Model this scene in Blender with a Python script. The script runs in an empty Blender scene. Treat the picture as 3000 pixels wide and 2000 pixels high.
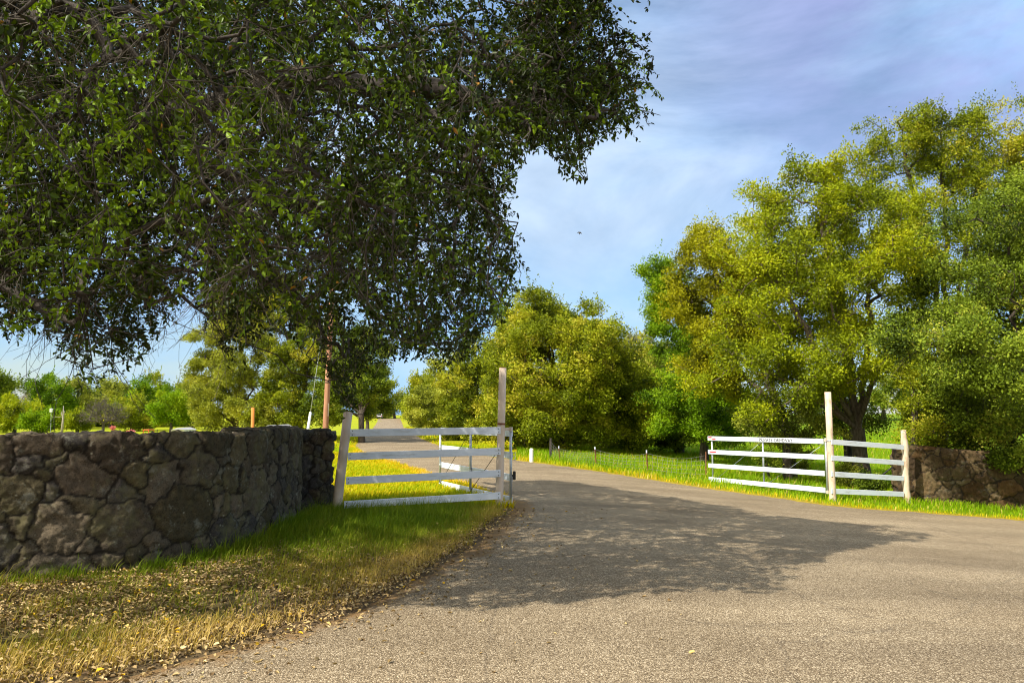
import bpy, math, random, time
_T0 = time.time()
import numpy as np
from mathutils import Vector, Matrix
from mathutils.geometry import delaunay_2d_cdt

SC = bpy.context.scene
COL = SC.collection
PI = math.pi
R = math.radians

# ------------------------------------------------------------------ camera model
FPX, CAMZ, HOR = 2167.0, 1.6, 1211.0
PITCH = math.atan((HOR - 1000.0) / FPX)
CP, SP = math.cos(PITCH), math.sin(PITCH)

def ray(u, v):
    x = (u - 1500.0) / FPX
    y = (1000.0 - v) / FPX
    return np.array([x, CP - y * SP, SP + y * CP])

def at(u, v, Y):
    d = ray(u, v)
    t = Y / d[1]
    return np.array([d[0] * t, Y, CAMZ + d[2] * t])

def project(p):
    p = np.asarray(p, float)
    x, y, z = p[..., 0], p[..., 1], p[..., 2] - CAMZ
    f = y * CP + z * SP
    up = -y * SP + z * CP
    f = np.where(f < 0.05, 0.05, f)
    return 1500 + FPX * x / f, 1000 - FPX * up / f

# ------------------------------------------------------------------ numeric helpers
def sstep(a, b, x):
    t = np.clip((np.asarray(x, float) - a) / (b - a), 0, 1)   # a > b runs the other way
    return t * t * (3 - 2 * t)

def _hash(ix, iy, iz, seed):
    with np.errstate(over='ignore'):
        h = (ix.astype(np.uint32) * np.uint32(374761393) + iy.astype(np.uint32) * np.uint32(668265263)
             + iz.astype(np.uint32) * np.uint32(2147483647) + np.uint32(seed * 974634777 % 4294967291))
        h = (h ^ (h >> np.uint32(13))) * np.uint32(1274126177)
        h = (h ^ (h >> np.uint32(16))) * np.uint32(2246822519)
        h = h ^ (h >> np.uint32(15))
    return h.astype(np.float64) / 4294967295.0

def vnoise(p, seed=0):
    p = np.asarray(p, float)
    if p.shape[-1] == 2:
        p = np.concatenate([p, np.zeros(p.shape[:-1] + (1,))], -1)
    i = np.floor(p).astype(np.int64)
    f = p - i
    f = f * f * (3 - 2 * f)
    out = 0
    for a in (0, 1):
        for b in (0, 1):
            for c in (0, 1):
                w = (f[..., 0] if a else 1 - f[..., 0]) * (f[..., 1] if b else 1 - f[..., 1]) * (f[..., 2] if c else 1 - f[..., 2])
                out = out + w * _hash(i[..., 0] + a, i[..., 1] + b, i[..., 2] + c, seed)
    return out

def fbm(p, octv=4, seed=0):
    p = np.asarray(p, float)
    s, a, t = 0, 1.0, 0
    for k in range(octv):
        s = s + a * vnoise(p * 2 ** k + 17.3 * k, seed + k)
        t += a
        a *= 0.5
    return s / t

def in_poly(x, y, poly):
    x = np.asarray(x, float); y = np.asarray(y, float)
    res = np.zeros(x.shape, bool)
    n = len(poly)
    for k in range(n):
        x1, y1 = poly[k]; x2, y2 = poly[(k + 1) % n]
        if y1 == y2: continue
        c = ((y1 > y) != (y2 > y)) & (x < (x2 - x1) * (y - y1) / (y2 - y1) + x1)
        res ^= c
    return res

def unit(v):
    return v / np.maximum(np.linalg.norm(v, axis=-1, keepdims=True), 1e-9)

def poly_dist(x, y, line):
    """distance to an open polyline"""
    d = np.full(np.shape(x), 1e9)
    for (x1, y1), (x2, y2) in zip(line[:-1], line[1:]):
        dx, dy = x2 - x1, y2 - y1
        t = np.clip(((x - x1) * dx + (y - y1) * dy) / (dx * dx + dy * dy + 1e-12), 0, 1)
        d = np.minimum(d, np.hypot(x - x1 - t * dx, y - y1 - t * dy))
    return d

# ------------------------------------------------------------------ terrain
def ground(x, y):
    x = np.asarray(x, float); y = np.asarray(y, float)
    s = np.where(x < 0.5, 0, np.minimum(x, 16.0) - 0.5)
    s = s * s / (s + 0.8)
    z = -0.066 * s * sstep(2, 11, y) * (1 - sstep(30, 75, y))
    z = z - 1.35 * sstep(-11, -21, -np.abs(x) * 0 + x) * sstep(26, 46, y) * (1 - sstep(200, 320, y))
    z = z + 1.25 * sstep(24, 58, y) * sstep(6, 15, x)
    z = z + 0.035 * (fbm(np.stack([x * 0.45, y * 0.45], -1), 2, 5) - 0.5) * sstep(1, 4, np.abs(x - 1.5) + 0.0 * y)
    return z

def gp(u, v):
    d = ray(u, v)
    t = -CAMZ / d[2]
    for _ in range(25):
        z = float(ground(d[0] * t, d[1] * t))
        t = 0.5 * t + 0.5 * (z - CAMZ) / d[2]
    return np.array([d[0] * t, d[1] * t, float(ground(d[0] * t, d[1] * t))])

def gp2(u, v):
    p = gp(u, v); return (p[0], p[1])

# ------------------------------------------------------------------ sun
SUN_EL = R(46)
SUN_AZ = unit(np.array([0.77, 0.64]))           # the way the light travels along the ground
TE = math.tan(SUN_EL)

# ------------------------------------------------------------------ materials
def new_mat(name):
    m = bpy.data.materials.new(name); m.use_nodes = True
    nt = m.node_tree
    for n in list(nt.nodes): nt.nodes.remove(n)
    out = nt.nodes.new('ShaderNodeOutputMaterial')
    return m, nt, out

def N(nt, t, **kw):
    n = nt.nodes.new(t)
    for k, v in kw.items():
        if k in n.inputs.keys(): n.inputs[k].default_value = v
        else: setattr(n, k, v)
    return n

def ramp(nt, fac, stops):
    r = nt.nodes.new('ShaderNodeValToRGB')
    els = r.color_ramp.elements
    while len(els) < len(stops): els.new(0.5)
    for e, (p, c) in zip(els, stops):
        e.position = p; e.color = (*c, 1) if len(c) == 3 else c
    nt.links.new(fac, r.inputs['Fac'])
    return r.outputs['Color']

def mixc(nt, fac, a, b, mode='MIX'):
    m = nt.nodes.new('ShaderNodeMix'); m.data_type = 'RGBA'; m.blend_type = mode
    for s, v in ((m.inputs[0], fac), (m.inputs[6], a), (m.inputs[7], b)):
        if isinstance(v, (int, float)): s.default_value = v
        elif isinstance(v, tuple): s.default_value = (*v, 1)
        else: nt.links.new(v, s)
    return m.outputs[2]

def leaf_mat(name, stops, trans=0.3, rough=0.55, spec=0.12):
    m, nt, out = new_mat(name)
    a = N(nt, 'ShaderNodeAttribute', attribute_name='tint')
    c = ramp(nt, a.outputs['Fac'], stops)
    p = N(nt, 'ShaderNodeBsdfPrincipled', Roughness=rough)
    p.inputs['Specular IOR Level'].default_value = spec
    nt.links.new(c, p.inputs['Base Color'])
    t = N(nt, 'ShaderNodeBsdfTranslucent')
    b = mixc(nt, 1.0, c, (1.15, 1.12, 0.35), 'MULTIPLY')
    nt.links.new(b, t.inputs['Color'])
    mx = N(nt, 'ShaderNodeMixShader'); mx.inputs[0].default_value = trans
    nt.links.new(p.outputs[0], mx.inputs[1]); nt.links.new(t.outputs[0], mx.inputs[2])
    nt.links.new(mx.outputs[0], out.inputs[0])
    return m

def noisy_mat(name, c1, c2, scale=8, rough=0.8, bump=0.3, bscale=None, detail=6, stretch=(1, 1, 1), metal=0.0, c3=None, spec=0.3, bdist=0.01):
    m, nt, out = new_mat(name)
    tc = N(nt, 'ShaderNodeTexCoord')
    mp = N(nt, 'ShaderNodeMapping'); mp.inputs['Scale'].default_value = stretch
    nt.links.new(tc.outputs['Object'], mp.inputs[0])
    n1 = N(nt, 'ShaderNodeTexNoise', Scale=scale, Detail=detail, Roughness=0.65)
    nt.links.new(mp.outputs[0], n1.inputs['Vector'])
    st = [(0.32, c1), (0.68, c2)] if c3 is None else [(0.28, c1), (0.46, c2), (0.75, c3)]
    c = ramp(nt, n1.outputs['Fac'], st)
    p = N(nt, 'ShaderNodeBsdfPrincipled', Roughness=rough, Metallic=metal)
    p.inputs['Specular IOR Level'].default_value = spec
    nt.links.new(c, p.inputs['Base Color'])
    n2 = N(nt, 'ShaderNodeTexNoise', Scale=bscale or scale * 3, Detail=5, Roughness=0.7)
    nt.links.new(mp.outputs[0], n2.inputs['Vector'])
    b = N(nt, 'ShaderNodeBump', Strength=bump, Distance=bdist)
    nt.links.new(n2.outputs['Fac'], b.inputs['Height']); nt.links.new(b.outputs[0], p.inputs['Normal'])
    nt.links.new(p.outputs[0], out.inputs[0])
    return m

M = {}
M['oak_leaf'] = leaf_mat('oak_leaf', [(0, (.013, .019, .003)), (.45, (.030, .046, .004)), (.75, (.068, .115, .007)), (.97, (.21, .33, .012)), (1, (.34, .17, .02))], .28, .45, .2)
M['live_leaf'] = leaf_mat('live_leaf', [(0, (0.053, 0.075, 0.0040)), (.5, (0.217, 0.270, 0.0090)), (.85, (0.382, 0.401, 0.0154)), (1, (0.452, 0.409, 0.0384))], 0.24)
M['gold_leaf'] = leaf_mat('gold_leaf', [(0, (0.078, 0.086, 0.0030)), (.5, (0.318, 0.324, 0.0072)), (1, (0.412, 0.384, 0.0086))], 0.25)
M['lime_leaf'] = leaf_mat('lime_leaf', [(0, (0.065, 0.092, 0.0030)), (.5, (0.278, 0.342, 0.0072)), (1, (0.424, 0.429, 0.0086))], 0.25)
M['bright_leaf'] = leaf_mat('bright_leaf', [(0, (0.043, 0.092, 0.0029)), (.5, (0.190, 0.333, 0.0069)), (1, (0.296, 0.386, 0.0083))], 0.25)
M['dark_leaf'] = leaf_mat('dark_leaf', [(0, (0.033, 0.055, 0.0050)), (.5, (0.174, 0.247, 0.0162)), (.9, (0.334, 0.402, 0.0338)), (1, (0.434, 0.414, 0.0567))], 0.22)
M['olive_leaf'] = leaf_mat('olive_leaf', [(0, (0.076, 0.096, 0.0104)), (.5, (0.296, 0.336, 0.0364)), (1, (0.394, 0.398, 0.0420))], 0.24)
M['grey_leaf'] = leaf_mat('grey_leaf', [(0, (.16, .17, .07)), (.5, (.26, .27, .12)), (1, (.36, .36, .18))], .25)
M['grass'] = leaf_mat('grass', [(0, (.12, .21, .007)), (.35, (.22, .28, .014)), (.6, (.34, .29, .045)), (.8, (.45, .32, .075)), (1, (.60, .44, .14))], .34, .6, .1)
M['meadow'] = leaf_mat('meadow', [(0, (.12, .24, .003)), (.4, (.24, .40, .004)), (.65, (.52, .50, .006)), (.85, (.78, .50, .012)), (1, (.70, .56, .20))], .38, .6, .1)
M['litter'] = leaf_mat('litter', [(0, (.13, .080, .035)), (.4, (.32, .22, .095)), (.8, (.58, .44, .20)), (.93, (.72, .58, .30)), (1, (.78, .48, .02))], .1, .6, .25)
M['bark'] = noisy_mat('bark', (.035, .028, .02), (.13, .105, .08), 14, .9, 0.9, 30, stretch=(1, 1, .25), bdist=.03)
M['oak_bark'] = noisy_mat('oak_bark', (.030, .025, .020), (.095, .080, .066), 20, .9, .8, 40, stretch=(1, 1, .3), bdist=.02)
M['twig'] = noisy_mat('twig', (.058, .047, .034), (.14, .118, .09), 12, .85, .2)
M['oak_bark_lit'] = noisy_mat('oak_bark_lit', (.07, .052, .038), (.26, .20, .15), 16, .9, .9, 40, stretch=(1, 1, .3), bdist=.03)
M['pale_bark'] = noisy_mat('pale_bark', (.22, .19, .14), (.42, .38, .30), 6, .9, .3)
M['white_paint'] = noisy_mat('white_paint', (.50, .51, .50), (.69, .75, .82), 3.2, .5, .18, 60, c3=(.77, .80, .84), stretch=(1, 1, 5), spec=.3)
M['tan_post'] = noisy_mat('tan_post', (.58, .46, .35), (.72, .60, .48), 5, .8, .3, 40, stretch=(1, 1, .35), spec=.2)
M['peel_post'] = noisy_mat('peel_post', (.30, .20, .12), (.62, .48, .34), 7, .8, .5, 30, c3=(.72, .64, .52), stretch=(1, 1, .4), spec=.2)
M['galv'] = noisy_mat('galv', (.36, .40, .43), (.55, .58, .60), 20, .4, .05, metal=.55)
M['dark_steel'] = noisy_mat('dark_steel', (.015, .015, .016), (.05, .045, .04), 20, .6, .1, metal=.3)
M['rust'] = noisy_mat('rust', (.13, .045, .025), (.27, .11, .05), 25, .85, .3)
M['cream_metal'] = noisy_mat('cream_metal', (.45, .38, .30), (.62, .55, .46), 15, .6, .2)
M['orange_pole'] = noisy_mat('orange_pole', (.50, .17, .03), (.68, .27, .05), 8, .7, .2, stretch=(1, 1, .2))
M['pole_wood'] = noisy_mat('pole_wood', (.22, .09, .05), (.40, .20, .12), 9, .85, .5, 25, c3=(.5, .30, .2), stretch=(1, 1, .12))
M['white_plastic'] = noisy_mat('white_plastic', (.72, .73, .70), (.8, .8, .78), 8, .5, .05)
M['red_reflector'] = noisy_mat('red_reflector', (.55, .03, .04), (.65, .05, .06), 30, .3, .05)
M['pink_reflector'] = noisy_mat('pink_reflector', (.70, .42, .38), (.78, .5, .45), 30, .3, .05)
M['letter'] = noisy_mat('letter', (.02, .02, .03), (.06, .05, .07), 30, .6, .05)
M['wire'] = noisy_mat('wire', (.16, .16, .14), (.28, .28, .25), 20, .6, .05, metal=.3)
M['car_paint'] = noisy_mat('car_paint', (.60, .62, .65), (.66, .68, .70), 3, .25, .0, spec=.5)
M['glass_dark'] = noisy_mat('glass_dark', (.01, .012, .015), (.02, .022, .025), 3, .08, 0, spec=.6)
M['rubber'] = noisy_mat('rubber', (.012, .012, .012), (.03, .03, .03), 20, .85, .1)
M['tail_red'] = noisy_mat('tail_red', (.5, .02, .02), (.6, .03, .03), 20, .3, .05)
M['orange_paint'] = noisy_mat('orange_paint', (.62, .11, .03), (.72, .17, .05), 6, .5, .05)
M['shed_white'] = noisy_mat('shed_white', (.68, .67, .62), (.78, .77, .72), 4, .7, .1)
M['shed_roof'] = noisy_mat('shed_roof', (.32, .32, .32), (.45, .45, .45), 4, .6, .1)
M['pink_bloom'] = leaf_mat('pink_bloom', [(0, (.55, .12, .16)), (1, (.80, .35, .40))], .3)
M['bird_black'] = noisy_mat('bird_black', (.02, .018, .016), (.05, .045, .04), 30, .8, .1)

def stone_mat(name, lichen=1.0, warm=(1, 1, 1)):
    m, nt, out = new_mat(name)
    tc = N(nt, 'ShaderNodeTexCoord')
    a = N(nt, 'ShaderNodeAttribute', attribute_name='stone_colour')
    n1 = N(nt, 'ShaderNodeTexNoise', Scale=9.0, Detail=8, Roughness=.7)
    nt.links.new(tc.outputs['Object'], n1.inputs['Vector'])
    v = ramp(nt, n1.outputs['Fac'], [(.25, (.45, .45, .45)), (.55, (1, 1, 1)), (.8, (1.5, 1.45, 1.35))])
    c = mixc(nt, 1.0, a.outputs['Color'], v, 'MULTIPLY')
    # pits of the vesicular rock
    v1 = N(nt, 'ShaderNodeTexNoise', Scale=70.0, Detail=4, Roughness=.75)
    nt.links.new(tc.outputs['Object'], v1.inputs['Vector'])
    pit = ramp(nt, v1.outputs['Fac'], [(.36, (.25, .25, .25)), (.5, (1, 1, 1))])
    c = mixc(nt, .8, c, pit, 'MULTIPLY')
    # lichen: ochre film, pale rosettes and small white dots
    n2 = N(nt, 'ShaderNodeTexNoise', Scale=2.6, Detail=9, Roughness=.78)
    nt.links.new(tc.outputs['Object'], n2.inputs['Vector'])
    f2 = ramp(nt, n2.outputs['Fac'], [(.50, (0, 0, 0)), (.62, (.65 * lichen,) * 3)])
    c = mixc(nt, f2, c, (.150, .135, .060))
    mp = N(nt, 'ShaderNodeMapping'); mp.inputs['Location'].default_value = (7.3, 2.1, 4.4)
    nt.links.new(tc.outputs['Object'], mp.inputs[0])
    n3 = N(nt, 'ShaderNodeTexNoise', Scale=3.4, Detail=10, Roughness=.82)
    nt.links.new(mp.outputs[0], n3.inputs['Vector'])
    f3 = ramp(nt, n3.outputs['Fac'], [(.55, (0, 0, 0)), (.63, (.75 * lichen,) * 3)])
    c = mixc(nt, f3, c, (.21, .21, .165))
    v2 = N(nt, 'ShaderNodeTexVoronoi', Scale=13.0, feature='F1'); v2.inputs['Randomness'].default_value = 1
    nt.links.new(mp.outputs[0], v2.inputs['Vector'])
    f4 = ramp(nt, v2.outputs['Distance'], [(.08, (.8 * lichen,) * 3), (.20, (0, 0, 0))])
    sp4 = N(nt, 'ShaderNodeSeparateColor'); nt.links.new(v2.outputs['Color'], sp4.inputs[0])
    on = ramp(nt, sp4.outputs[0], [(.62, (0, 0, 0)), (.70, (1, 1, 1))])
    c = mixc(nt, mixc(nt, 1.0, f4, on, 'MULTIPLY'), c, (.26, .245, .18))
    ck = N(nt, 'ShaderNodeAttribute', attribute_name='tint')
    c = mixc(nt, ck.outputs['Fac'], c, (.020, .016, .012))
    c = mixc(nt, 1.0, c, warm, 'MULTIPLY')
    p = N(nt, 'ShaderNodeBsdfPrincipled', Roughness=.92)
    p.inputs['Specular IOR Level'].default_value = .2
    nt.links.new(c, p.inputs['Base Color'])
    b = N(nt, 'ShaderNodeBump', Strength=.9, Distance=.02)
    n5 = N(nt, 'ShaderNodeTexNoise', Scale=38.0, Detail=6, Roughness=.75)
    nt.links.new(tc.outputs['Object'], n5.inputs['Vector'])
    nt.links.new(n5.outputs['Fac'], b.inputs['Height']); nt.links.new(b.outputs[0], p.inputs['Normal'])
    nt.links.new(p.outputs[0], out.inputs[0])
    return m
M['stone'] = stone_mat('stone', 1.0)
M['stone_tan'] = stone_mat('stone_tan', .5)

def road_mat():
    m, nt, out = new_mat('chip_seal')
    tc = N(nt, 'ShaderNodeTexCoord')
    v = N(nt, 'ShaderNodeTexVoronoi', Scale=120.0)
    nt.links.new(tc.outputs['Object'], v.inputs['Vector'])
    sep = N(nt, 'ShaderNodeSeparateColor'); nt.links.new(v.outputs['Color'], sep.inputs[0])
    c = ramp(nt, sep.outputs[0], [(0, (.12, .092, .058)), (.3, (.215, .171, .112)), (.6, (.31, .252, .168)), (.85, (.44, .37, .26)), (1, (.66, .58, .44))])
    # gaps between chips
    g = ramp(nt, v.outputs['Distance'], [(.3, (1, 1, 1)), (.8, (.5, .47, .42))])
    c = mixc(nt, 1.0, c, g, 'MULTIPLY')
    n1 = N(nt, 'ShaderNodeTexNoise', Scale=.55, Detail=8, Roughness=.62)
    nt.links.new(tc.outputs['Object'], n1.inputs['Vector'])
    c = mixc(nt, 1.0, c, ramp(nt, n1.outputs['Fac'], [(.3, (.86, .81, .75)), (.7, (1.20, 1.17, 1.12))]), 'MULTIPLY')
    # worn wheel tracks: long faint streaks
    mp = N(nt, 'ShaderNodeMapping'); mp.inputs['Scale'].default_value = (.12, 1.1, 1); mp.inputs['Rotation'].default_value = (0, 0, R(8))
    nt.links.new(tc.outputs['Object'], mp.inputs[0])
    n2 = N(nt, 'ShaderNodeTexNoise', Scale=1.0, Detail=5, Roughness=.55)
    nt.links.new(mp.outputs[0], n2.inputs['Vector'])
    c = mixc(nt, 1.0, c, ramp(nt, n2.outputs['Fac'], [(.33, (.84, .83, .82)), (.66, (1.24, 1.24, 1.23))]), 'MULTIPLY')
    # dirt and needles along the edge
    at_ = N(nt, 'ShaderNodeAttribute', attribute_name='tint')
    n3 = N(nt, 'ShaderNodeTexNoise', Scale=5.0, Detail=8, Roughness=.75)
    nt.links.new(tc.outputs['Object'], n3.inputs['Vector'])
    ad = N(nt, 'ShaderNodeMath', operation='ADD'); nt.links.new(at_.outputs['Fac'], ad.inputs[0]); nt.links.new(n3.outputs['Fac'], ad.inputs[1])
    f = ramp(nt, ad.outputs[0], [(.78, (0, 0, 0)), (1.0, (.85, .85, .85))])
    c = mixc(nt, f, c, mixc(nt, n3.outputs['Fac'], (.10, .06, .03), (.34, .20, .07)))
    # hairline cracks
    vc = N(nt, 'ShaderNodeTexVoronoi', Scale=.45, feature='DISTANCE_TO_EDGE')
    nd = N(nt, 'ShaderNodeTexNoise', Scale=2.2, Detail=6, Roughness=.7)
    nt.links.new(tc.outputs['Object'], nd.inputs['Vector'])
    vm = mixc(nt, .22, tc.outputs['Object'], nd.outputs['Color'], 'ADD')
    nt.links.new(vm, vc.inputs['Vector'])
    fc = ramp(nt, vc.outputs['Distance'], [(.0, (.30, .30, .30)), (.006, (0, 0, 0))])
    c = mixc(nt, fc, c, (.05, .042, .035))
    p = N(nt, 'ShaderNodeBsdfPrincipled', Roughness=.9)
    p.inputs['Specular IOR Level'].default_value = .2
    nt.links.new(c, p.inputs['Base Color'])
    b = N(nt, 'ShaderNodeBump', Strength=.6, Distance=.012); b.invert = True
    nt.links.new(v.outputs['Distance'], b.inputs['Height']); nt.links.new(b.outputs[0], p.inputs['Normal'])
    nt.links.new(p.outputs[0], out.inputs[0])
    return m
M['road'] = road_mat()

def ground_mat():
    m, nt, out = new_mat('soil_and_turf')
    tc = N(nt, 'ShaderNodeTexCoord')
    a = N(nt, 'ShaderNodeAttribute', attribute_name='stone_colour')
    n1 = N(nt, 'ShaderNodeTexNoise', Scale=16.0, Detail=9, Roughness=.75)
    nt.links.new(tc.outputs['Object'], n1.inputs['Vector'])
    c = mixc(nt, 1.0, a.outputs['Color'], ramp(nt, n1.outputs['Fac'], [(.3, (.5, .5, .5)), (.7, (1.4, 1.4, 1.4))]), 'MULTIPLY')
    p = N(nt, 'ShaderNodeBsdfPrincipled', Roughness=.95)
    p.inputs['Specular IOR Level'].default_value = .1
    nt.links.new(c, p.inputs['Base Color'])
    b = N(nt, 'ShaderNodeBump', Strength=.8, Distance=.03)
    n5 = N(nt, 'ShaderNodeTexNoise', Scale=45.0, Detail=5, Roughness=.75)
    nt.links.new(tc.outputs['Object'], n5.inputs['Vector'])
    nt.links.new(n5.outputs['Fac'], b.inputs['Height']); nt.links.new(b.outputs[0], p.inputs['Normal'])
    nt.links.new(p.outputs[0], out.inputs[0])
    return m
M['ground'] = ground_mat()

# ------------------------------------------------------------------ object helpers
def tag(o, label=None, cat=None, group=None, kind=None):
    if label: o['label'] = label
    if cat: o['category'] = cat
    if group: o['group'] = group
    if kind: o['kind'] = kind
    return o

def empty(name, loc, label, cat, group=None):
    o = bpy.data.objects.new(name, None); COL.objects.link(o)
    o.location = [float(c) for c in loc]; o.empty_display_size = .3
    return tag(o, label, cat, group)

def root_of(o):
    while o.parent: o = o.parent
    return o

def link_mesh(name, me, mat, parent=None, mats=None):
    o = bpy.data.objects.new(name, me); COL.objects.link(o)
    for m in (mats or [mat]): me.materials.append(m)
    if parent is not None: o.parent = parent
    return o

def np_mesh(name, V, quads=None, tris=None, mat=None, parent=None, tint=None, colour=None, smooth=False, org=None, vtint=None):
    V = np.asarray(V, np.float32)
    if org is None and parent is not None: org = root_of(parent).location
    if org is not None: V = V - np.asarray(org, np.float32)
    me = bpy.data.meshes.new(name)
    me.vertices.add(len(V)); me.vertices.foreach_set('co', V.ravel())
    nq = 0 if quads is None else len(quads); ntr = 0 if tris is None else len(tris)
    idx, starts = [], []
    if nq: idx.append(np.asarray(quads, np.int32).ravel()); starts.append(np.arange(nq, dtype=np.int32) * 4)
    if ntr: idx.append(np.asarray(tris, np.int32).ravel()); starts.append(np.arange(ntr, dtype=np.int32) * 3 + nq * 4)
    idx = np.concatenate(idx); starts = np.concatenate(starts)
    me.loops.add(len(idx)); me.loops.foreach_set('vertex_index', idx)
    me.polygons.add(nq + ntr); me.polygons.foreach_set('loop_start', starts)
    if smooth: me.polygons.foreach_set('use_smooth', np.ones(nq + ntr, bool))
    me.update(calc_edges=True)
    if tint is not None:
        at_ = me.attributes.new('tint', 'FLOAT', 'FACE'); at_.data.foreach_set('value', np.asarray(tint, np.float32))
    if vtint is not None:
        at_ = me.attributes.new('tint', 'FLOAT', 'POINT'); at_.data.foreach_set('value', np.asarray(vtint, np.float32))
    if colour is not None:
        c4 = np.concatenate([np.asarray(colour, np.float32), np.ones((len(V), 1), np.float32)], 1)
        at_ = me.attributes.new('stone_colour', 'FLOAT_COLOR', 'POINT'); at_.data.foreach_set('color', c4.ravel())
    return link_mesh(name, me, mat, parent)

class MB:
    """collects simple shapes in world space, then links them as ONE mesh object"""
    def __init__(s): s.v = []; s.f = []
    def add(s, vs, fs):
        k = len(s.v); s.v += [tuple(map(float, p)) for p in vs]; s.f += [tuple(k + i for i in f) for f in fs]
    def beam(s, a, b, w, h, up=(0, 0, 1), bev=.004):
        """bar from a to b, w wide (sideways) and h high, with chamfered long edges"""
        a = Vector(a); b = Vector(b); d = (b - a).normalized(); up = Vector(up)
        sd = d.cross(up).normalized(); up = sd.cross(d).normalized()
        x, y, e = w / 2, h / 2, min(bev, w * .3, h * .3)
        prof = [(-x, -y + e), (-x + e, -y), (x - e, -y), (x, -y + e), (x, y - e), (x - e, y), (-x + e, y), (-x, y - e)]
        vs = [p + sd * i + up * j for p in (a, b) for i, j in prof]
        fs = [(k, (k + 1) % 8, 8 + (k + 1) % 8, 8 + k) for k in range(8)] + [tuple(range(7, -1, -1)), tuple(range(8, 16))]
        s.add(vs, fs)
    def box(s, c, size, bev=.01):
        c = Vector(c); s.beam(c - Vector((0, size[1] / 2, 0)), c + Vector((0, size[1] / 2, 0)), size[0], size[2], bev=bev)
    def tube(s, pts, radii, n=10, caps=True, jit=0, seed=0):
        rng = random.Random(seed)
        pts = [Vector(p) for p in pts]
        if not hasattr(radii, '__len__'): radii = [radii] * len(pts)
        vs, fs = [], []
        t0 = (pts[1] - pts[0]).normalized()
        ref = Vector((0, 0, 1)) if abs(t0.z) < .9 else Vector((1, 0, 0))
        for i, p in enumerate(pts):
            t = (pts[min(i + 1, len(pts) - 1)] - pts[max(i - 1, 0)]).normalized()
            x = t.cross(ref).normalized(); y = t.cross(x).normalized()
            for k in range(n):
                an = 2 * PI * k / n; r = radii[i] * (1 + jit * (rng.random() - .5))
                vs.append(p + x * math.cos(an) * r + y * math.sin(an) * r)
        for i in range(len(pts) - 1):
            for k in range(n):
                fs.append((i * n + k, i * n + (k + 1) % n, (i + 1) * n + (k + 1) % n, (i + 1) * n + k))
        if caps: fs += [tuple(range(n - 1, -1, -1)), tuple((len(pts) - 1) * n + k for k in range(n))]
        s.add(vs, fs)
    def prism(s, outline, axis, lo, hi):
        """outline: (a, b) pairs in the plane across axis; axis 0/1/2"""
        n = len(outline); vs = []
        for q in (lo, hi):
            for a, b in outline:
                vs.append({0: (q, a, b), 1: (a, q, b), 2: (a, b, q)}[axis])
        s.add(vs, [(k, (k + 1) % n, n + (k + 1) % n, n + k) for k in range(n)] + [tuple(range(n - 1, -1, -1)), tuple(range(n, 2 * n))])
    def build(s, name, mat, parent=None, smooth=False, xf=None):
        org = root_of(parent).location if parent is not None else Vector((0, 0, 0))
        vs = [Vector(v) for v in s.v]
        if xf is not None: vs = [xf @ v for v in vs]
        me = bpy.data.meshes.new(name); me.from_pydata([tuple(v - org) for v in vs], [], s.f)
        if smooth: me.polygons.foreach_set('use_smooth', np.array([len(f) == 4 for f in s.f]))
        me.update()
        return link_mesh(name, me, mat, parent)

def edge_tubes(A, B, ra, rb, n):
    """one open n-sided prism per edge"""
    d = unit(B - A)
    ref = np.where(np.abs(d[:, 2:3]) < .9, np.array([[0, 0, 1.]]), np.array([[1., 0, 0]]))
    x = unit(np.cross(d, ref)); y = np.cross(d, x)
    an = np.arange(n) * 2 * PI / n
    ring = np.cos(an)[None, :, None] * x[:, None, :] + np.sin(an)[None, :, None] * y[:, None, :]
    V = np.concatenate([A[:, None, :] + ring * ra[:, None, None], B[:, None, :] + ring * rb[:, None, None]], 1)
    E = len(A); base = (np.arange(E) * 2 * n)[:, None]
    k = np.arange(n); k2 = (k + 1) % n
    q = np.stack([np.broadcast_to(k, (E, n)), np.broadcast_to(k2, (E, n)), np.broadcast_to(n + k2, (E, n)), np.broadcast_to(n + k, (E, n))], -1) + base[..., None]
    return V.reshape(-1, 3), q.reshape(-1, 4)

def merge(parts):
    V, Q, o = [], [], 0
    for v, q in parts:
        V.append(v); Q.append(q + o); o += len(v)
    return np.concatenate(V), np.concatenate(Q)

def leaves6(P, D, NR, L, W, fold=.25, curl=.15):
    """pointed oval leaves: 6 vertices, two quads folded along the midrib"""
    D = unit(D); S = unit(np.cross(D, NR)); U = np.cross(S, D)
    L = L[:, None]; W = W[:, None]
    b = P
    m1 = P + D * L * .35 + S * W * .5 + U * W * fold
    m2 = P + D * L * .75 + S * W * .36 + U * (W * fold - L * curl * .5)
    t = P + D * L - U * L * curl
    n1 = P + D * L * .35 - S * W * .5 + U * W * fold
    n2 = P + D * L * .75 - S * W * .36 + U * (W * fold - L * curl * .5)
    V = np.stack([b, m1, m2, t, n2, n1], 1).reshape(-1, 3)
    o = (np.arange(len(P)) * 6)[:, None]
    q = np.concatenate([np.array([[0, 1, 2, 3]]) + o, np.array([[0, 3, 4, 5]]) + o], 0)
    return V, q

def leaves4(P, D, NR, L, W):
    D = unit(D); S = unit(np.cross(D, NR)); U = np.cross(S, D)
    L = L[:, None]; W = W[:, None]
    V = np.stack([P, P + D * L * .45 + S * W * .5 + U * W * .12, P + D * L, P + D * L * .45 - S * W * .5 + U * W * .12], 1).reshape(-1, 3)
    q = np.arange(len(P) * 4).reshape(-1, 4)
    return V, q

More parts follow.
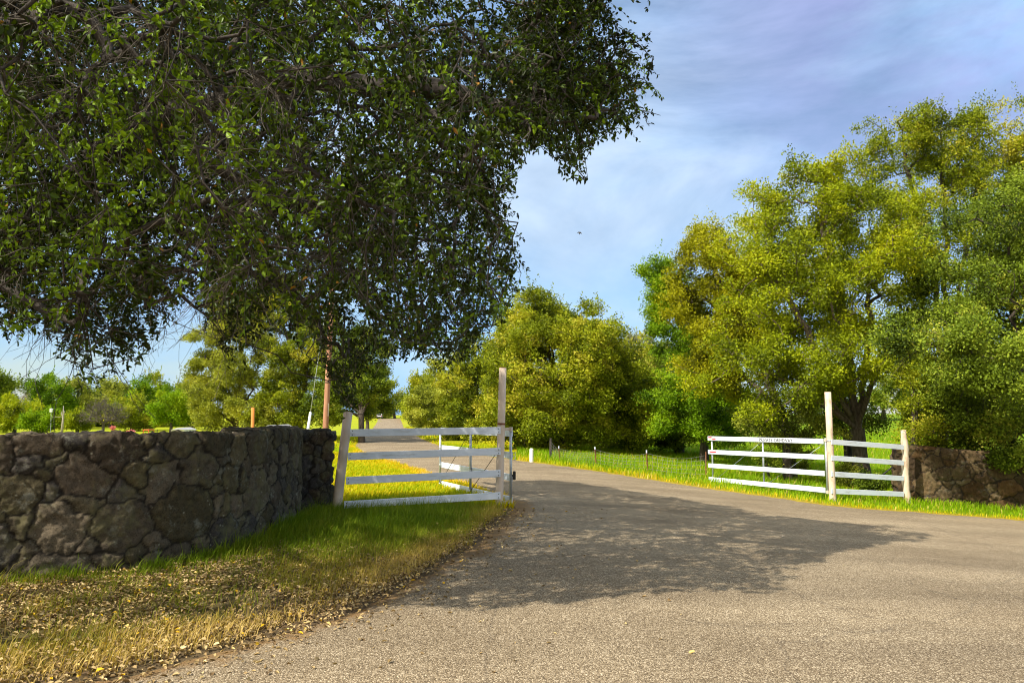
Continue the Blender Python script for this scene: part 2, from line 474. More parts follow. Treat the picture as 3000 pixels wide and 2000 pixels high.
def skeleton(nodes, parent, tips, rng, seg=.5, wig=.06, pathw=.12):
    """joins each tip to the nearest node of the growing limb system; returns nodes, parents, tip node ids"""
    cap = len(nodes) + len(tips) * 8 + 10
    X = np.zeros((cap, 3)); PL = np.zeros(cap); par = np.full(cap, -1)
    n = len(nodes)
    X[:n] = nodes; par[:n] = parent
    for i in range(1, n): PL[i] = PL[par[i]] + np.linalg.norm(X[i] - X[par[i]])
    d0 = np.min(np.linalg.norm(tips[:, None, :] - X[None, ::3][:, :max(1, n // 3)], axis=2), axis=1)
    ids = np.zeros(len(tips), int)
    for ti in np.argsort(d0):
        p = tips[ti]
        dd = np.linalg.norm(X[:n] - p, axis=1)
        j = int(np.argmin(dd + pathw * PL[:n]))
        L = dd[j]; k = min(7, max(1, int(math.ceil(L / seg)))); a = X[j].copy(); prev = j
        for s in range(1, k + 1):
            f = s / k
            q = a + (p - a) * f
            if s < k: q = q + rng.normal(0, wig + .05 * L * math.sin(f * PI), 3) + np.array([0, 0, .10 * L * f * (1 - f)])
            X[n] = q; par[n] = prev; PL[n] = PL[prev] + np.linalg.norm(q - X[prev]); prev = n; n += 1
        ids[ti] = n - 1
    return X[:n], par[:n], ids

def limb_radii(par, ids, r0, expo, rmax):
    n = len(par); cnt = np.zeros(n)
    cnt[ids] += 1
    for i in range(n - 1, 0, -1):
        if par[i] >= 0: cnt[par[i]] += cnt[i]
    return np.minimum(r0 * np.maximum(cnt, 1) ** expo, rmax)

def limb_mesh(X, par, r, keep=None):
    i = np.where(par >= 0)[0]
    if keep is not None: i = i[keep[i]]
    parts = []
    for lo, hi, n in ((0, .012, 3), (.012, .05, 5), (.05, 9, 9)):
        k = i[(r[i] >= lo) & (r[i] < hi)]
        if len(k): parts.append(edge_tubes(X[par[k]], X[k] + (X[k] - X[par[k]]) * .04, np.minimum(r[par[k]], r[k] * 1.35), r[k], n))
    return merge(parts)

def path_nodes(pts, step=.3):
    """dense points along a polyline"""
    out = [np.array(pts[0], float)]
    for a, b in zip(pts[:-1], pts[1:]):
        a = np.array(a, float); b = np.array(b, float)
        k = max(1, int(np.linalg.norm(b - a) / step))
        for s in range(1, k + 1): out.append(a + (b - a) * s / k)
    return out

# ------------------------------------------------------------------ pavement outline (from the ground plan)
LEFT_EDGE = [gp2(*p) for p in ((1108, 1226), (1102, 1240), (1086, 1262), (1066, 1278), (1044, 1298), (1040, 1312), (1070, 1328), (1128, 1345), (1233, 1379), (1282, 1393), (1370, 1418), (1455, 1446))] + \
            [gp2(*p) for p in ((1500, 1478), (1480, 1502), (1440, 1540), (1330, 1622), (1235, 1682), (1110, 1745), (985, 1798), (840, 1845), (700, 1882), (480, 1940), (280, 1990))] + [(-4.0, 3.9), (-6.5, 3.3), (-14, 2.2), (-45, 1.0)]
RIGHT_EDGE = [gp2(*p) for p in ((1172, 1226), (1180, 1240), (1192, 1256), (1212, 1272), (1246, 1289), (1290, 1306), (1345, 1321), (1420, 1334), (1500, 1345), (1600, 1358), (1700, 1372), (1900, 1403), (2080, 1430), (2300, 1460), (2430, 1480), (2650, 1496), (2830, 1510), (3000, 1523))] + [(16, 15.0), (28, 14.2), (45, 14)]
PAVE = LEFT_EDGE + [(-45, -12), (45, -12)] + RIGHT_EDGE[::-1]

def densify(line, step0=.12):
    out = []
    for a, b in zip(line[:-1], line[1:]):
        a = np.array(a); b = np.array(b); L = np.linalg.norm(b - a)
        st = step0 * max(1, np.linalg.norm((a + b) / 2) / 9)
        k = max(1, int(L / st))
        for s in range(k): out.append(a + (b - a) * s / k)
    out.append(np.array(line[-1]))
    return np.array(out)

def smooth_line(line, it=2):
    for _ in range(it):
        new = [line[0]]
        for a, b in zip(line[:-1], line[1:]):
            a = np.array(a); b = np.array(b)
            new += [tuple(a * .75 + b * .25), tuple(a * .25 + b * .75)]
        new.append(line[-1]); line = new
    return line
LEFT_EDGE = smooth_line(LEFT_EDGE, 2); RIGHT_EDGE = smooth_line(RIGHT_EDGE, 2)
PAVE = LEFT_EDGE + [(-45, -12), (45, -12)] + RIGHT_EDGE[::-1]
def ragged(line, amp=.07, seed=3):
    P = densify(line)
    t = np.gradient(P, axis=0); nrm = unit(np.stack([-t[:, 1], t[:, 0]], 1))
    return P + nrm * ((fbm(P * 2.2, 4, seed) - .5) * 2 * amp * 2)[:, None]
LE = ragged(LEFT_EDGE, .10, 3); RE = ragged(RIGHT_EDGE, .07, 8)
PAVE_R = np.concatenate([LE, np.array([(-45, -12), (45, -12)]), RE[::-1]])
EDGE_LINES = LEFT_EDGE, RIGHT_EDGE

# ------------------------------------------------------------------ SETTING: ground and road
def build_ground():
    gx = np.concatenate([-np.geomspace(600, 14, 40), np.arange(-13.6, 16, .2), np.geomspace(16.4, 600, 40)])
    gy = np.concatenate([np.linspace(-120, -4, 12), np.arange(-3, 26, .2), np.geomspace(26.2, 900, 90)])
    X, Y = np.meshgrid(gx, gy)
    x, y = X.ravel(), Y.ravel()
    Z = ground(x, y)
    ins = in_poly(x, y, PAVE_R)
    dl = np.minimum(poly_dist(x, y, LEFT_EDGE), poly_dist(x, y, RIGHT_EDGE))
    Z = Z - np.where(ins, .06 * sstep(.05, .3, dl), 0)
    # own colours of soil, litter and turf
    litter = np.array([.15, .105, .06]); lawn = np.array([.46, .40, .010]); green = np.array([.15, .24, .006]); verge = np.array([.15, .15, .022]); dry = np.array([.42, .27, .03])
    nz = fbm(np.stack([x * .35, y * .35], -1), 4, 11)
    c = np.repeat(green[None], len(x), 0)
    left = x < -0.2
    w = (left & (y > 12.2))[:, None] * sstep(.25, .7, nz)[:, None] * .6 + (left & (y > 12.2))[:, None] * .4
    c = c * (1 - w) + lawn * w
    nearl = (left | (y < 5)) & (y < 13.2)
    w = nearl[:, None] * 1.0
    c = c * (1 - w) + (litter * (1 - sstep(.35, .65, nz))[:, None] + verge * sstep(.35, .65, nz)[:, None]) * w
    w = ((1 - sstep(.15, .6, dl)) * (y < 13.5) * (x < 1))[:, None] * .9
    c = c * (1 - w) + litter * w
    w = sstep(38, 60, y)[:, None] * (x < 0)[:, None] * .6
    c = c * (1 - w) + np.array([.26, .33, .01]) * w
    w = ((1 - sstep(.1, .5, dl)) * (y > 13.5))[:, None] * .7
    c = c * (1 - w) + dry * w
    nX, nY = len(gx), len(gy)
    i = np.arange(nX * nY).reshape(nY, nX)
    q = np.stack([i[:-1, :-1], i[:-1, 1:], i[1:, 1:], i[1:, :-1]], -1).reshape(-1, 4)
    o = np_mesh('ground', np.stack([x, y, Z], 1), q, None, M['ground'], colour=c, smooth=True)
    tag(o, kind='structure')

def build_road():
    B = PAVE_R
    xs = np.concatenate([np.arange(-44, -8, 2), np.arange(-8, 14, .3), np.arange(14, 44, 2)])
    pts = []
    for yy in np.concatenate([np.arange(-11, 2, 1.5), np.arange(2, 22, .3), np.arange(22, 60, 1), np.arange(60, 240, 4)]):
        ex = xs if yy < 16 else np.arange(-32, 6, .7)
        for xx in ex: pts.append((xx + .01, yy + .013))
    pts = np.array(pts)
    ok = in_poly(pts[:, 0], pts[:, 1], B) & (np.minimum(poly_dist(pts[:, 0], pts[:, 1], LEFT_EDGE), poly_dist(pts[:, 0], pts[:, 1], RIGHT_EDGE)) > .16)
    pts = pts[ok]
    # a strip of points just inside the edge carries the dirt
    allp = np.concatenate([B, pts])
    n = len(B)
    vs, _, fs, *_ = delaunay_2d_cdt([Vector(p) for p in allp], [(k, (k + 1) % n) for k in range(n)], [], 1, 1e-5)
    P = np.array([(v.x, v.y) for v in vs])
    x, y = P[:, 0], P[:, 1]
    dl, dr = poly_dist(x, y, LEFT_EDGE), poly_dist(x, y, RIGHT_EDGE)
    # the edge itself sinks just below the soil
    e = np.minimum(poly_dist(x, y, [tuple(p) for p in LE[::2]]), poly_dist(x, y, [tuple(p) for p in RE[::2]]))
    z = ground(x, y) + .014 - .03 * (1 - sstep(.0, .12, e))
    tint = .54 * (1 - sstep(0, .45, dl)) * (y < 16) + .26 * (1 - sstep(.2, 1.9, dl)) * ((y < 14) & (y > 8.5) & (x > -3)) + .12 * (1 - sstep(.2, 1.3, dl)) * (y < 9) + .40 * (1 - sstep(0, .5, dr))
    t = np.array([f for f in fs if len(f) == 3])
    o = np_mesh('road', np.stack([x, y, z], 1), None, t, M['road'], smooth=True, vtint=tint)
    tag(o, kind='structure')
build_ground(); build_road()

# ------------------------------------------------------------------ STONE WALLS
def stone_wall(name, label, path, H, T, seed, mat, palette, size=(.14, .36), ds=.018, hvar=.03, zoff=-.12):
    rng = np.random.default_rng(seed)
    line = smooth_line([tuple(p) for p in path], 3)
    L = np.array(line); seg = np.linalg.norm(np.diff(L, axis=0), axis=1); cum = np.concatenate([[0], np.cumsum(seg)])
    S = cum[-1]; ns = int(S / ds) + 1; s = np.linspace(0, S, ns)
    cx = np.interp(s, cum, L[:, 0]); cy = np.interp(s, cum, L[:, 1])
    tx, ty = np.gradient(cx), np.gradient(cy); tl = np.hypot(tx, ty)
    k = np.ones(9) / 9
    nx, ny = ty / tl, -tx / tl                       # outward (front) side: right of the path direction
    nx = np.convolve(np.pad(nx, 4, 'edge'), k, 'valid'); ny = np.convolve(np.pad(ny, 4, 'edge'), k, 'valid')
    gz = ground(cx, cy) + zoff
    Hh = H - zoff
    P = 2 * Hh + T; npf = int(P / ds) + 1; p = np.linspace(0, P, npf)
    SS, PP = np.meshgrid(s, p, indexing='ij')
    # rounded-rectangle cross section
    off = np.where(PP < Hh, 0, np.where(PP < Hh + T, -(PP - Hh), -T))
    zz = np.where(PP < Hh, PP, np.where(PP < Hh + T, Hh, Hh - (PP - Hh - T)))
    bx = np.where(PP < Hh, 1, np.where(PP < Hh + T, 1 - 2 * (PP - Hh) / T, -1))
    bz = np.clip(1 - np.minimum(np.abs(PP - Hh), np.abs(PP - Hh - T)) / .07, 0, 1) * ((PP < Hh) | (PP > Hh + T)) + ((PP >= Hh) & (PP <= Hh + T)) * 1.0
    inset = -.035 * np.clip(1 - np.minimum(np.abs(PP - Hh), np.abs(PP - Hh - T)) / .06, 0, 1) ** 2
    # sites of the stones: dart throwing with mixed radii
    sites = []
    tries = 0
    while tries < 9000:
        big = tries < 900
        r = rng.uniform(size[1] * .7, size[1]) if big and rng.random() < .35 else rng.uniform(size[0], size[1] * .7) if tries < 4000 else rng.uniform(size[0] * .6, size[0])
        c = (rng.uniform(-.1, S + .1), rng.uniform(-.1, P + .1)); ok = True
        if sites:
            A = np.array(sites)
            if np.any((A[:, 0] - c[0]) ** 2 + ((A[:, 1] - c[1]) * 1.15) ** 2 < (A[:, 2] + r) ** 2 * .82): ok = False
        if ok: sites.append((c[0], c[1], r))
        tries += 1
    A = np.array(sites)
    q = np.stack([SS.ravel(), PP.ravel()], 1)
    wob = np.stack([fbm(q * 7, 3, seed + 1) - .5, fbm(q * 7 + 50, 3, seed + 2) - .5], 1)
    qw = q + wob * .15
    f1 = np.full(len(q), 1e9); f2 = np.full(len(q), 1e9); own = np.zeros(len(q), int); own2 = np.zeros(len(q), int)
    for j, (a, b, r) in enumerate(A):
        d = (qw[:, 0] - a) ** 2 + ((qw[:, 1] - b) * 1.1) ** 2 - r * r * 1.1
        better = d < f1; second = ~better & (d < f2)
        f2 = np.where(better, f1, np.where(second, d, f2)); own2 = np.where(better, own, np.where(second, j, own2))
        own = np.where(better, j, own); f1 = np.where(better, d, f1)
    gap = (f2 - f1) / (2 * np.hypot(A[own, 0] - A[own2, 0], A[own, 1] - A[own2, 1]) + 1e-6)
    jw = .6 + .9 * fbm(q * 3, 2, seed + 15)
    bul = sstep(0, .045, gap) * .65 + sstep(0, .11, gap) * .35; crack = 1 - sstep(.004 * jw, .020 * jw, gap + .012 * (fbm(q * 30, 2, seed + 9) - .5))
    srand = rng.random((len(A), 6))
    disp = .026 * bul + (srand[own, 0] - .5) * .030 + (srand[own, 1] - .5) * .09 * (qw[:, 0] - A[own, 0]) + (srand[own, 2] - .5) * .09 * (qw[:, 1] - A[own, 1])
    disp += .040 * (fbm(q * 4.5, 4, seed + 4) - .5) + .034 * (fbm(q * 17, 3, seed + 5) - .5) + .018 * (fbm(q * 45, 2, seed + 7) - .5)
    # broken facets: ridged noise gives the flat, chipped faces of basalt
    disp += -.036 * np.abs(fbm(q * 9, 3, seed + 6) - .5) * 2
    disp = disp.reshape(SS.shape)
    hv = hvar * 2 * (fbm(np.stack([SS * 1.3, PP * 0], -1), 2, seed + 12) - .5)
    o2 = off + inset * bx + disp * bx * (1 - .5 * bz)
    z2 = gz[:, None] + zz + hv * (zz / Hh) + disp * bz
    X = cx[:, None] + nx[:, None] * o2; Y = cy[:, None] + ny[:, None] * o2
    # ends pull in a little so they read as laid stone rather than a cut
    V = np.stack([X.ravel(), Y.ravel(), z2.ravel()], 1)
    idx = np.arange(ns * npf).reshape(ns, npf)
    quads = np.stack([idx[:-1, :-1], idx[1:, :-1], idx[1:, 1:], idx[:-1, 1:]], -1).reshape(-1, 4)
    col = np.array([palette[int(c * len(palette)) % len(palette)] for c in srand[:, 3]]) * (0.7 + .65 * srand[:, 4:5])
    C = col[own]
    # end caps: rough stone faces closing each end
    caps = []
    for e, sg in ((0, -1), (ns - 1, 1)):
        kk = 28
        rowf = idx[e]; nH = int(Hh / ds)
        n0 = len(V)
        zf = np.linspace(0, 1, 60)
        a = np.searchsorted(p, zf * Hh).clip(0, npf - 1); b = np.searchsorted(p, P - zf * Hh).clip(0, npf - 1)
        Fp, Bp = V[rowf[a]], V[rowf[b]]
        w = np.linspace(0, 1, kk)
        G = Fp[:, None, :] * (1 - w)[None, :, None] + Bp[:, None, :] * w[None, :, None]
        qq = np.stack([np.broadcast_to(w * T, (60, kk)), np.broadcast_to(zf[:, None] * Hh, (60, kk))], -1).reshape(-1, 2) + e
        edge = np.minimum(np.minimum(w, 1 - w)[None, :] / .12, 1) * np.ones((60, 1))
        f1e = np.full(len(qq), 1e9); f2e = f1e.copy(); oe = np.zeros(len(qq), int)
        es = rng.uniform([0, 0], [T, Hh], (14, 2)) + e
        for j, (aa, bb) in enumerate(es):
            d = np.hypot(qq[:, 0] - aa, qq[:, 1] - bb); bt = d < f1e
            f2e = np.where(bt, f1e, np.minimum(f2e, d)); oe = np.where(bt, j, oe); f1e = np.where(bt, d, f1e)
        dd = (.07 * sstep(0, .08, f2e - f1e) + .06 * (fbm(qq * 8, 3, seed + 20) - .5) + .04 * rng.random(14)[oe]).reshape(60, kk) * edge
        G[..., 0] += sg * tx[e] / tl[e] * dd; G[..., 1] += sg * ty[e] / tl[e] * dd
        gi = np.arange(60 * kk).reshape(60, kk) + n0
        qd = np.stack([gi[:-1, :-1], gi[:-1, 1:], gi[1:, 1:], gi[1:, :-1]], -1).reshape(-1, 4)
        if sg < 0: qd = qd[:, ::-1]
        V = np.concatenate([V, G.reshape(-1, 3)]); quads = np.concatenate([quads, qd])
        C = np.concatenate([C, col[(oe * 3 + 5) % len(col)]]); crack = np.concatenate([crack, 1 - sstep(.01, .045, f2e - f1e)])
    o = np_mesh(name, V, quads, None, mat, colour=C, smooth=True, vtint=crack * .95)
    tag(o, label, 'wall', 'dry stone walls at the entrance')
    return o

GREY = [(.095, .080, .056), (.112, .092, .056), (.090, .072, .050), (.115, .088, .060), (.070, .060, .052), (.108, .088, .048), (.128, .102, .068), (.118, .096, .066)]
TAN = [(.095, .060, .028), (.078, .050, .024), (.115, .076, .036), (.066, .043, .022), (.10, .056, .021), (.13, .09, .046)]
A0, A1, A2, A3, A4 = gp2(0, 1706), gp2(383, 1676), gp2(600, 1640), gp2(745, 1595), gp2(838, 1552)
stone_wall('stone_wall', 'dark lichened basalt wall curving under the big overhanging oak',
           [(-13.5, 5.9), (-9, 6.35), (-6.4, 6.75), A0, A1, A2, A3, A4, (A4[0] - .06, A4[1] + .9), (-3.42, 11.95), (-3.75, 12.6)], 1.375, .50, 7, M['stone'], GREY, (.11, .44), hvar=.018)
stone_wall('stone_wall', 'short dark stone wall end beside the leaning round post',
           [(-4.45, 12.15), (-3.9, 12.10), gp2(838, 1503), gp2(900, 1498), (gp2(972, 1492)[0] - .02, gp2(972, 1492)[1])], 1.31, .5, 21, M['stone'], [(.06, .055, .05), (.05, .045, .042), (.075, .065, .055), (.10, .07, .045)], (.10, .26))
stone_wall('stone_wall', 'tan dappled stone wall below the dark oak past the white fence',
           [(9.75, 18.95), (10.6, 18.65), (12.4, 18.1), (15, 17.4), (19, 16.8)], 1.36, .5, 33, M['stone_tan'], TAN, (.12, .34), ds=.022)

# ------------------------------------------------------------------ FENCES AND GATES
def board_between(a, b, h, th, name, mat, parent):
    m = MB(); m.beam(a, b, th, h); return m.build(name, mat, parent)

def bolts(pts, nrm, parent, r=.008):
    nrm = Vector(nrm)
    for p in pts:
        m = MB(); m.tube([Vector(p), Vector(p) + nrm * .008], r, 8); m.build('bolt', M['dark_steel'], parent)

def left_fence():
    YL, YR = 12.15, 12.80
    r = empty('board_fence', gp(1225, 1490), 'shaded white four board fence between leaning round post and tall tan post', 'fence', 'white board fences flanking the driveway')
    b = gp(985, 1500); t = at(1020, 1206, b[1])
    m = MB(); m.tube([b - np.array([0.02, 0, .3]), b, b * .5 + t * .5, t], [.084, .082, .077, .073], 20)
    m.build('post', M['tan_post'], r, True)['label'] = 'leaning round post by the stone wall'
    b2 = gp(1462, 1484); t2 = at(1473, 1078, b2[1])
    m = MB(); m.tube([b2 - np.array([0, 0, .3]), b2, b2 * .4 + t2 * .6, t2], [.070, .069, .066, .064], 20)
    tall = m.build('post', M['tan_post'], r, True); tall['label'] = 'tall tan post with a rusty band'
    f = (1243 - 1484) / (1078 - 1484); c = b2 + (t2 - b2) * f; ax = unit(t2 - b2)
    m = MB(); m.tube([c - ax * .017, c + ax * .017], .0705, 20); m.build('rust_band', M['rust'], tall, True)
    m = MB(); m.tube([t2 - ax * .004, t2 + ax * .012], .058, 20); m.build('cap', M['rust'], tall, True)
    for (vl, vr, xl) in ((1267.5, 1260.5, 1026), (1336.5, 1321.5, 1019), (1407.5, 1386, 1014), (1478.5, 1451, 1008)):
        a = at(xl, vl, YL - .10); c2 = at(1466, vr, YR - .02)
        bd = board_between(a, c2, .118, .028, 'board', M['white_paint'], r)
        d = unit(c2 - a); nrm = unit(np.cross(d, [0, 0, 1]))
        if nrm[1] > 0: nrm = -nrm
        for q, sg in ((a, 1), (c2, -1)):
            bolts([q + d * sg * .035 + np.array([0, 0, dz]) + nrm * .014 for dz in (.03, -.03)], nrm, bd)

def gate(label, hinge, free, ztop_h, ztop_f, side, text=False, tall=None):
    """side: +1 boards on the right of hinge->free, pipes on the other side"""
    r = empty('driveway_gate', (hinge[0], hinge[1], float(ground(hinge[0], hinge[1]))), label, 'gate', 'swing gates of the driveway')
    H = np.array([hinge[0], hinge[1]]); Fr = np.array([free[0], free[1]]); d = unit(Fr - H); nr = np.array([d[1], -d[0]]) * side
    d3 = np.array([d[0], d[1], 0]); n3 = np.array([nr[0], nr[1], 0])
    boards = []
    for i, (zh, zf) in enumerate(zip(ztop_h, ztop_f)):
        a = np.array([*H, zh - .058]) + d3 * .03 + n3 * .038; b = np.array([*Fr, zf - .058]) + n3 * .038 + d3 * (.06 if text else 0)
        boards.append((board_between(a, b, .118, .024, 'board', M['white_paint'], r), a, b))
    for f in (0.0, .5, .985):
        p = H + (Fr - H) * f
        zt = ztop_h[0] + (ztop_f[0] - ztop_h[0]) * f - (0.02 if f else -.02); zb = ztop_h[-1] + (ztop_f[-1] - ztop_h[-1]) * f - .13
        m = MB(); m.tube([(*p, zb), (*p, zt)], .024, 12); pipe = m.build('upright_pipe', M['galv'], r, True)
        if f > 0:
            for k in range(4):
                m = MB(); z = ztop_h[k] + (ztop_f[k] - ztop_h[k]) * f - .058
                m.tube([(*p, z - .018), (*p, z + .018)], .029, 12)
                m.build('pipe_clamp', M['galv'], pipe, True)
    m = MB(); m.tube([(*H, ztop_h[-1] - .12), (*Fr, ztop_f[-1] - .12)], .018, 10); m.build('bottom_rail', M['galv'], r, True)
    for f0, f1 in ((.02, .5), (.52, .98)):
        p0 = H + (Fr - H) * f0; p1 = H + (Fr - H) * f1
        z0 = ztop_h[0] + (ztop_f[0] - ztop_h[0]) * f0 - .12; z1 = ztop_h[-1] + (ztop_f[-1] - ztop_h[-1]) * f1 - .10
        m = MB(); m.tube([np.array([*p0, z0]) - n3 * .03, np.array([*p1, z1]) - n3 * .03], .006, 6); m.build('brace_rod', M['dark_steel'] if not text else M['galv'], r, True)
    return r, boards, d3, n3

left_fence()
# left gate, swung open behind the fence
HB = (-.02, 13.02); FB = (-1.63, 16.75)
g1, b1, d1, n1 = gate('shaded white gate swung open behind the tall tan post', HB, FB, (1.315, .93, .545, .16), (1.285, .895, .52, .105), 1)
def hinge_set(root, post, H, zs, mat):
    for z in zs:
        m = MB()
        pd = unit(np.array([H[0] - post[0], H[1] - post[1], 0])); q = np.array([*H, z])
        m.tube([(H[0], H[1], z - .035), (H[0], H[1], z + .035)], .034, 12)
        e = np.array([post[0], post[1], z]) + pd * .05
        m.beam(e, q, .035, .05)
        m.tube([e + pd * -.09 + np.array([0, 0, 0.0]), e + pd * .02], .016, 8)
        m.build('hinge', mat, root)
tall_base = gp(1462, 1484)
hinge_set(g1, (tall_base[0] + .02, tall_base[1]), HB, (1.33, .075), M['cream_metal'])
m = MB()
for z in (.80, .86, .92): m.tube([(HB[0] + .03, HB[1], z), (HB[0] + .075, HB[1] - .01, z)], .006, 6)
m.tube([(HB[0] + .075, HB[1] - .01, .78), (HB[0] + .075, HB[1] - .01, .94)], .006, 6); m.build('latch_frame', M['galv'], g1)
m = MB(); m.box((HB[0] + .06, HB[1], .53), (.05, .05, .15)); m.box((HB[0] + .045, HB[1], .53), (.08, .03, .03)); m.build('latch_block', M['dark_steel'], g1)

# right gate with the lettering
YH, YF = 17.35, 20.9
HR = at(2419, 1300, YH); FRp = at(2082, 1300, YF)
zH = [at(2419, v, YH)[2] for v in (1285, 1331.5, 1379, 1428)]
zF = [at(2082, v, YF)[2] for v in (1277.5, 1317, 1357, 1396.5)]
g2, b2, d2, n2 = gate('sunlit white gate lettered PRIVATE DRIVEWAY with red reflectors at its free end', (HR[0], HR[1]), (FRp[0], FRp[1]), zH, zF, -1, True)
def lettering(board, a, b, n3, txt, u0, u1, hgt):
    cu = bpy.data.curves.new('lettering', 'FONT'); cu.body = txt; cu.size = 1; cu.extrude = 0.0; cu.offset = .012
    o = bpy.data.objects.new('lettering', cu); COL.objects.link(o)
    bpy.context.view_layer.update()
    me = bpy.data.meshes.new_from_object(o.evaluated_get(bpy.context.evaluated_depsgraph_get()))
    COL.objects.unlink(o); bpy.data.objects.remove(o)
    P = np.array([v.co[:] for v in me.vertices]); w = P[:, 0].max() - P[:, 0].min(); h = P[:, 1].max(); x0 = P[:, 0].min()
    # reading direction runs from the free end to the hinge
    ft = lambda u: u
    s, e = b + (a - b) * u0, b + (a - b) * u1
    upv = np.array([0, 0, 1.]); org = np.array(root_of(board).location)
    # the hatch of the two-stroke hand lettering: each glyph is spread apart slightly
    Q = s[None] + (e - s)[None] * ((P[:, 0:1] - x0) / w) + upv[None] * ((P[:, 1:2] / h) - .5) * hgt + n3[None] * (.0125 + .002)
    for v, q in zip(me.vertices, Q): v.co = q - org
    ob = link_mesh('lettering', me, M['letter'], board); return ob
bt, ba, bb = b2[0]
def frac_at(u, a, b):
    best = min(np.linspace(0, 1, 2001), key=lambda f: abs(float(project(b + (a - b) * f)[0]) - u)); return best
lettering(bt, ba, bb, n2, 'PRIVATE', frac_at(2225, ba, bb), frac_at(2264, ba, bb), .088)
lettering(bt, ba, bb, n2, 'DRIVEWAY', frac_at(2270, ba, bb), frac_at(2323, ba, bb), .088)
for (brd, a, b, rows) in ((b2[0][0], b2[0][1], b2[0][2], ((.030, .0, .075, 'red_reflector'), (.030, .08, .165, 'pink_reflector'), (-.022, .01, .085, 'pink_reflector'), (-.022, .09, .165, 'red_reflector'))), (b2[1][0], b2[1][1], b2[1][2], ((.005, .02, .165, 'red_reflector'),))):
    dv = unit(a - b)
    for dz, s0, s1, mt in rows:
        k = 1.8
        p0 = b + dv * (.03 + s0 * k) + np.array([0, 0, dz]) + n2 * .0145; p1 = b + dv * (.03 + s1 * k) + np.array([0, 0, dz]) + n2 * .0145
        m = MB(); m.beam(p0, p1, .004, .034, bev=.001); m.build('reflector', M[mt], brd)

# right fence section
def right_fence():
    b = gp(2440, 1464); b = at(2440, 1464, 17.3); t = at(2425, 1148, 17.3)
    e = at(2657, 1478, 18.3); et = at(2648, 1259, 18.3)
    r = empty('board_fence', (b + e) / 2, 'short sunlit white board fence with a rusting tall post beside the lettered gate', 'fence', 'white board fences flanking the driveway')
    m = MB(); m.tube([b - np.array([0, 0, .3]), b, b * .4 + t * .6, t], [.078, .076, .073, .072], 20)
    hp = m.build('post', M['peel_post'], r, True); hp['label'] = 'tall peeling hinge post'
    f = .545; c = b + (t - b) * f; ax = unit(t - b)
    m = MB(); m.tube([c - ax * .018, c + ax * .018], .0775, 20); m.build('rust_band', M['galv'], hp, True)
    pts, rr = [], []
    for k in range(22):
        f = k / 21; w = .082 - .016 * math.exp(-((f * 5 - round(f * 5 - .5) - .5) ** 2) * 60)
        pts.append(e + (et - e) * (f * 1.12 - .12) + np.array([.012 * math.sin(f * 11), 0, 0])); rr.append(w if k < 20 else .06)
    m = MB(); m.tube(pts, rr, 18, jit=.08, seed=4); m.build('post', M['peel_post'], r, True)['label'] = 'shorter notched log post by the tan wall'
    for vl, vr in ((1294, 1309.5), (1341, 1355.5), (1388, 1401), (1438, 1447)):
        board_between(at(2436, vl, 17.22), at(2647, vr, 18.24), .118, .028, 'board', M['white_paint'], r)
    return b
hb = right_fence()
hinge_set(g2, (hb[0], hb[1]), (HR[0], HR[1]), (zH[0] - .03, zH[3] - .10), M['cream_metal'])

# ------------------------------------------------------------------ WIRE FENCE, MARKERS, OLD STEEL GATE
def wire_fence():
    px = [((1641, 1352), 1306, 'white'), ((1747, 1369), 1308, 'white'), ((1898, 1388), 1318, 'white'), ((2068, 1408), 1323, None)]
    bases = [gp(1612, 1345)] + [gp(*p[0]) for p in px]
    r = empty('wire_fence', bases[2], 'sagging wire mesh fence on thin rusty stakes in the meadow', 'fence')
    tops = [bases[0] + np.array([0, 0, .75])]
    m = MB(); m.tube([bases[0] - np.array([0, 0, .1]), bases[0] + np.array([.03, 0, .75])], [.05, .045], 9, jit=.2); m.build('stake', M['oak_bark'], r)
    for bs, (pb, tv, cap) in zip(bases[1:], px):
        t = at(pb[0] - (4 if cap else 0), tv, bs[1]); tops.append(t)
        m = MB(); m.beam(bs - np.array([0, 0, .1]), t - np.array([0, 0, .08 if cap else 0]), .028, .028, up=(0, 1, 0)); m.beam(bs - np.array([0, .02, .1]), t - np.array([0, .02, .08 if cap else 0]), .012, .026, up=(0, 1, 0))
        st = m.build('stake', M['rust'], r)
        if cap:
            m = MB(); m.beam(t - np.array([0, 0, .085]), t, .034, .034, up=(0, 1, 0)); m.build('white_tip', M['white_paint'], st)
    # mesh: horizontal and vertical wires with the sag of the middle bays
    seq = list(zip(bases, tops))
    parts = []
    rng = np.random.default_rng(3)
    for k in range(len(seq) - 1):
        (ba_, ta), (bb_, tb) = seq[k], seq[k + 1]
        L = np.linalg.norm(bb_ - ba_); n = max(8, int(L / .16)); hgt = .72
        def pt(f, g):
            b_ = ba_ + (bb_ - ba_) * f; top = (ta + (tb - ta) * f)[2] - .10
            lean = .22 * math.sin(f * PI) * (1 if k in (1,) else .35)
            top -= .12 * math.sin(f * PI)
            z0 = float(ground(b_[0], b_[1])) + .03
            return np.array([b_[0] + lean * g * .8, b_[1] + lean * g * .2, z0 + (top - z0) * g])
        A, B = [], []
        for g in (1, .82, .62, .42, .22, .04):
            for i in range(n): A.append(pt(i / n, g)); B.append(pt((i + 1) / n, g))
        for i in range(n + 1):
            for g0, g1 in ((1, .62), (.62, .3), (.3, .02)): A.append(pt(i / n, g0)); B.append(pt(i / n, g1))
        A = np.array(A); B = np.array(B)
        parts.append(edge_tubes(A, B, np.full(len(A), .0030), np.full(len(A), .0030), 4))
    V, Q = merge(parts)
    np_mesh('wire_mesh', V, Q, None, M['wire'], r)
wire_fence()

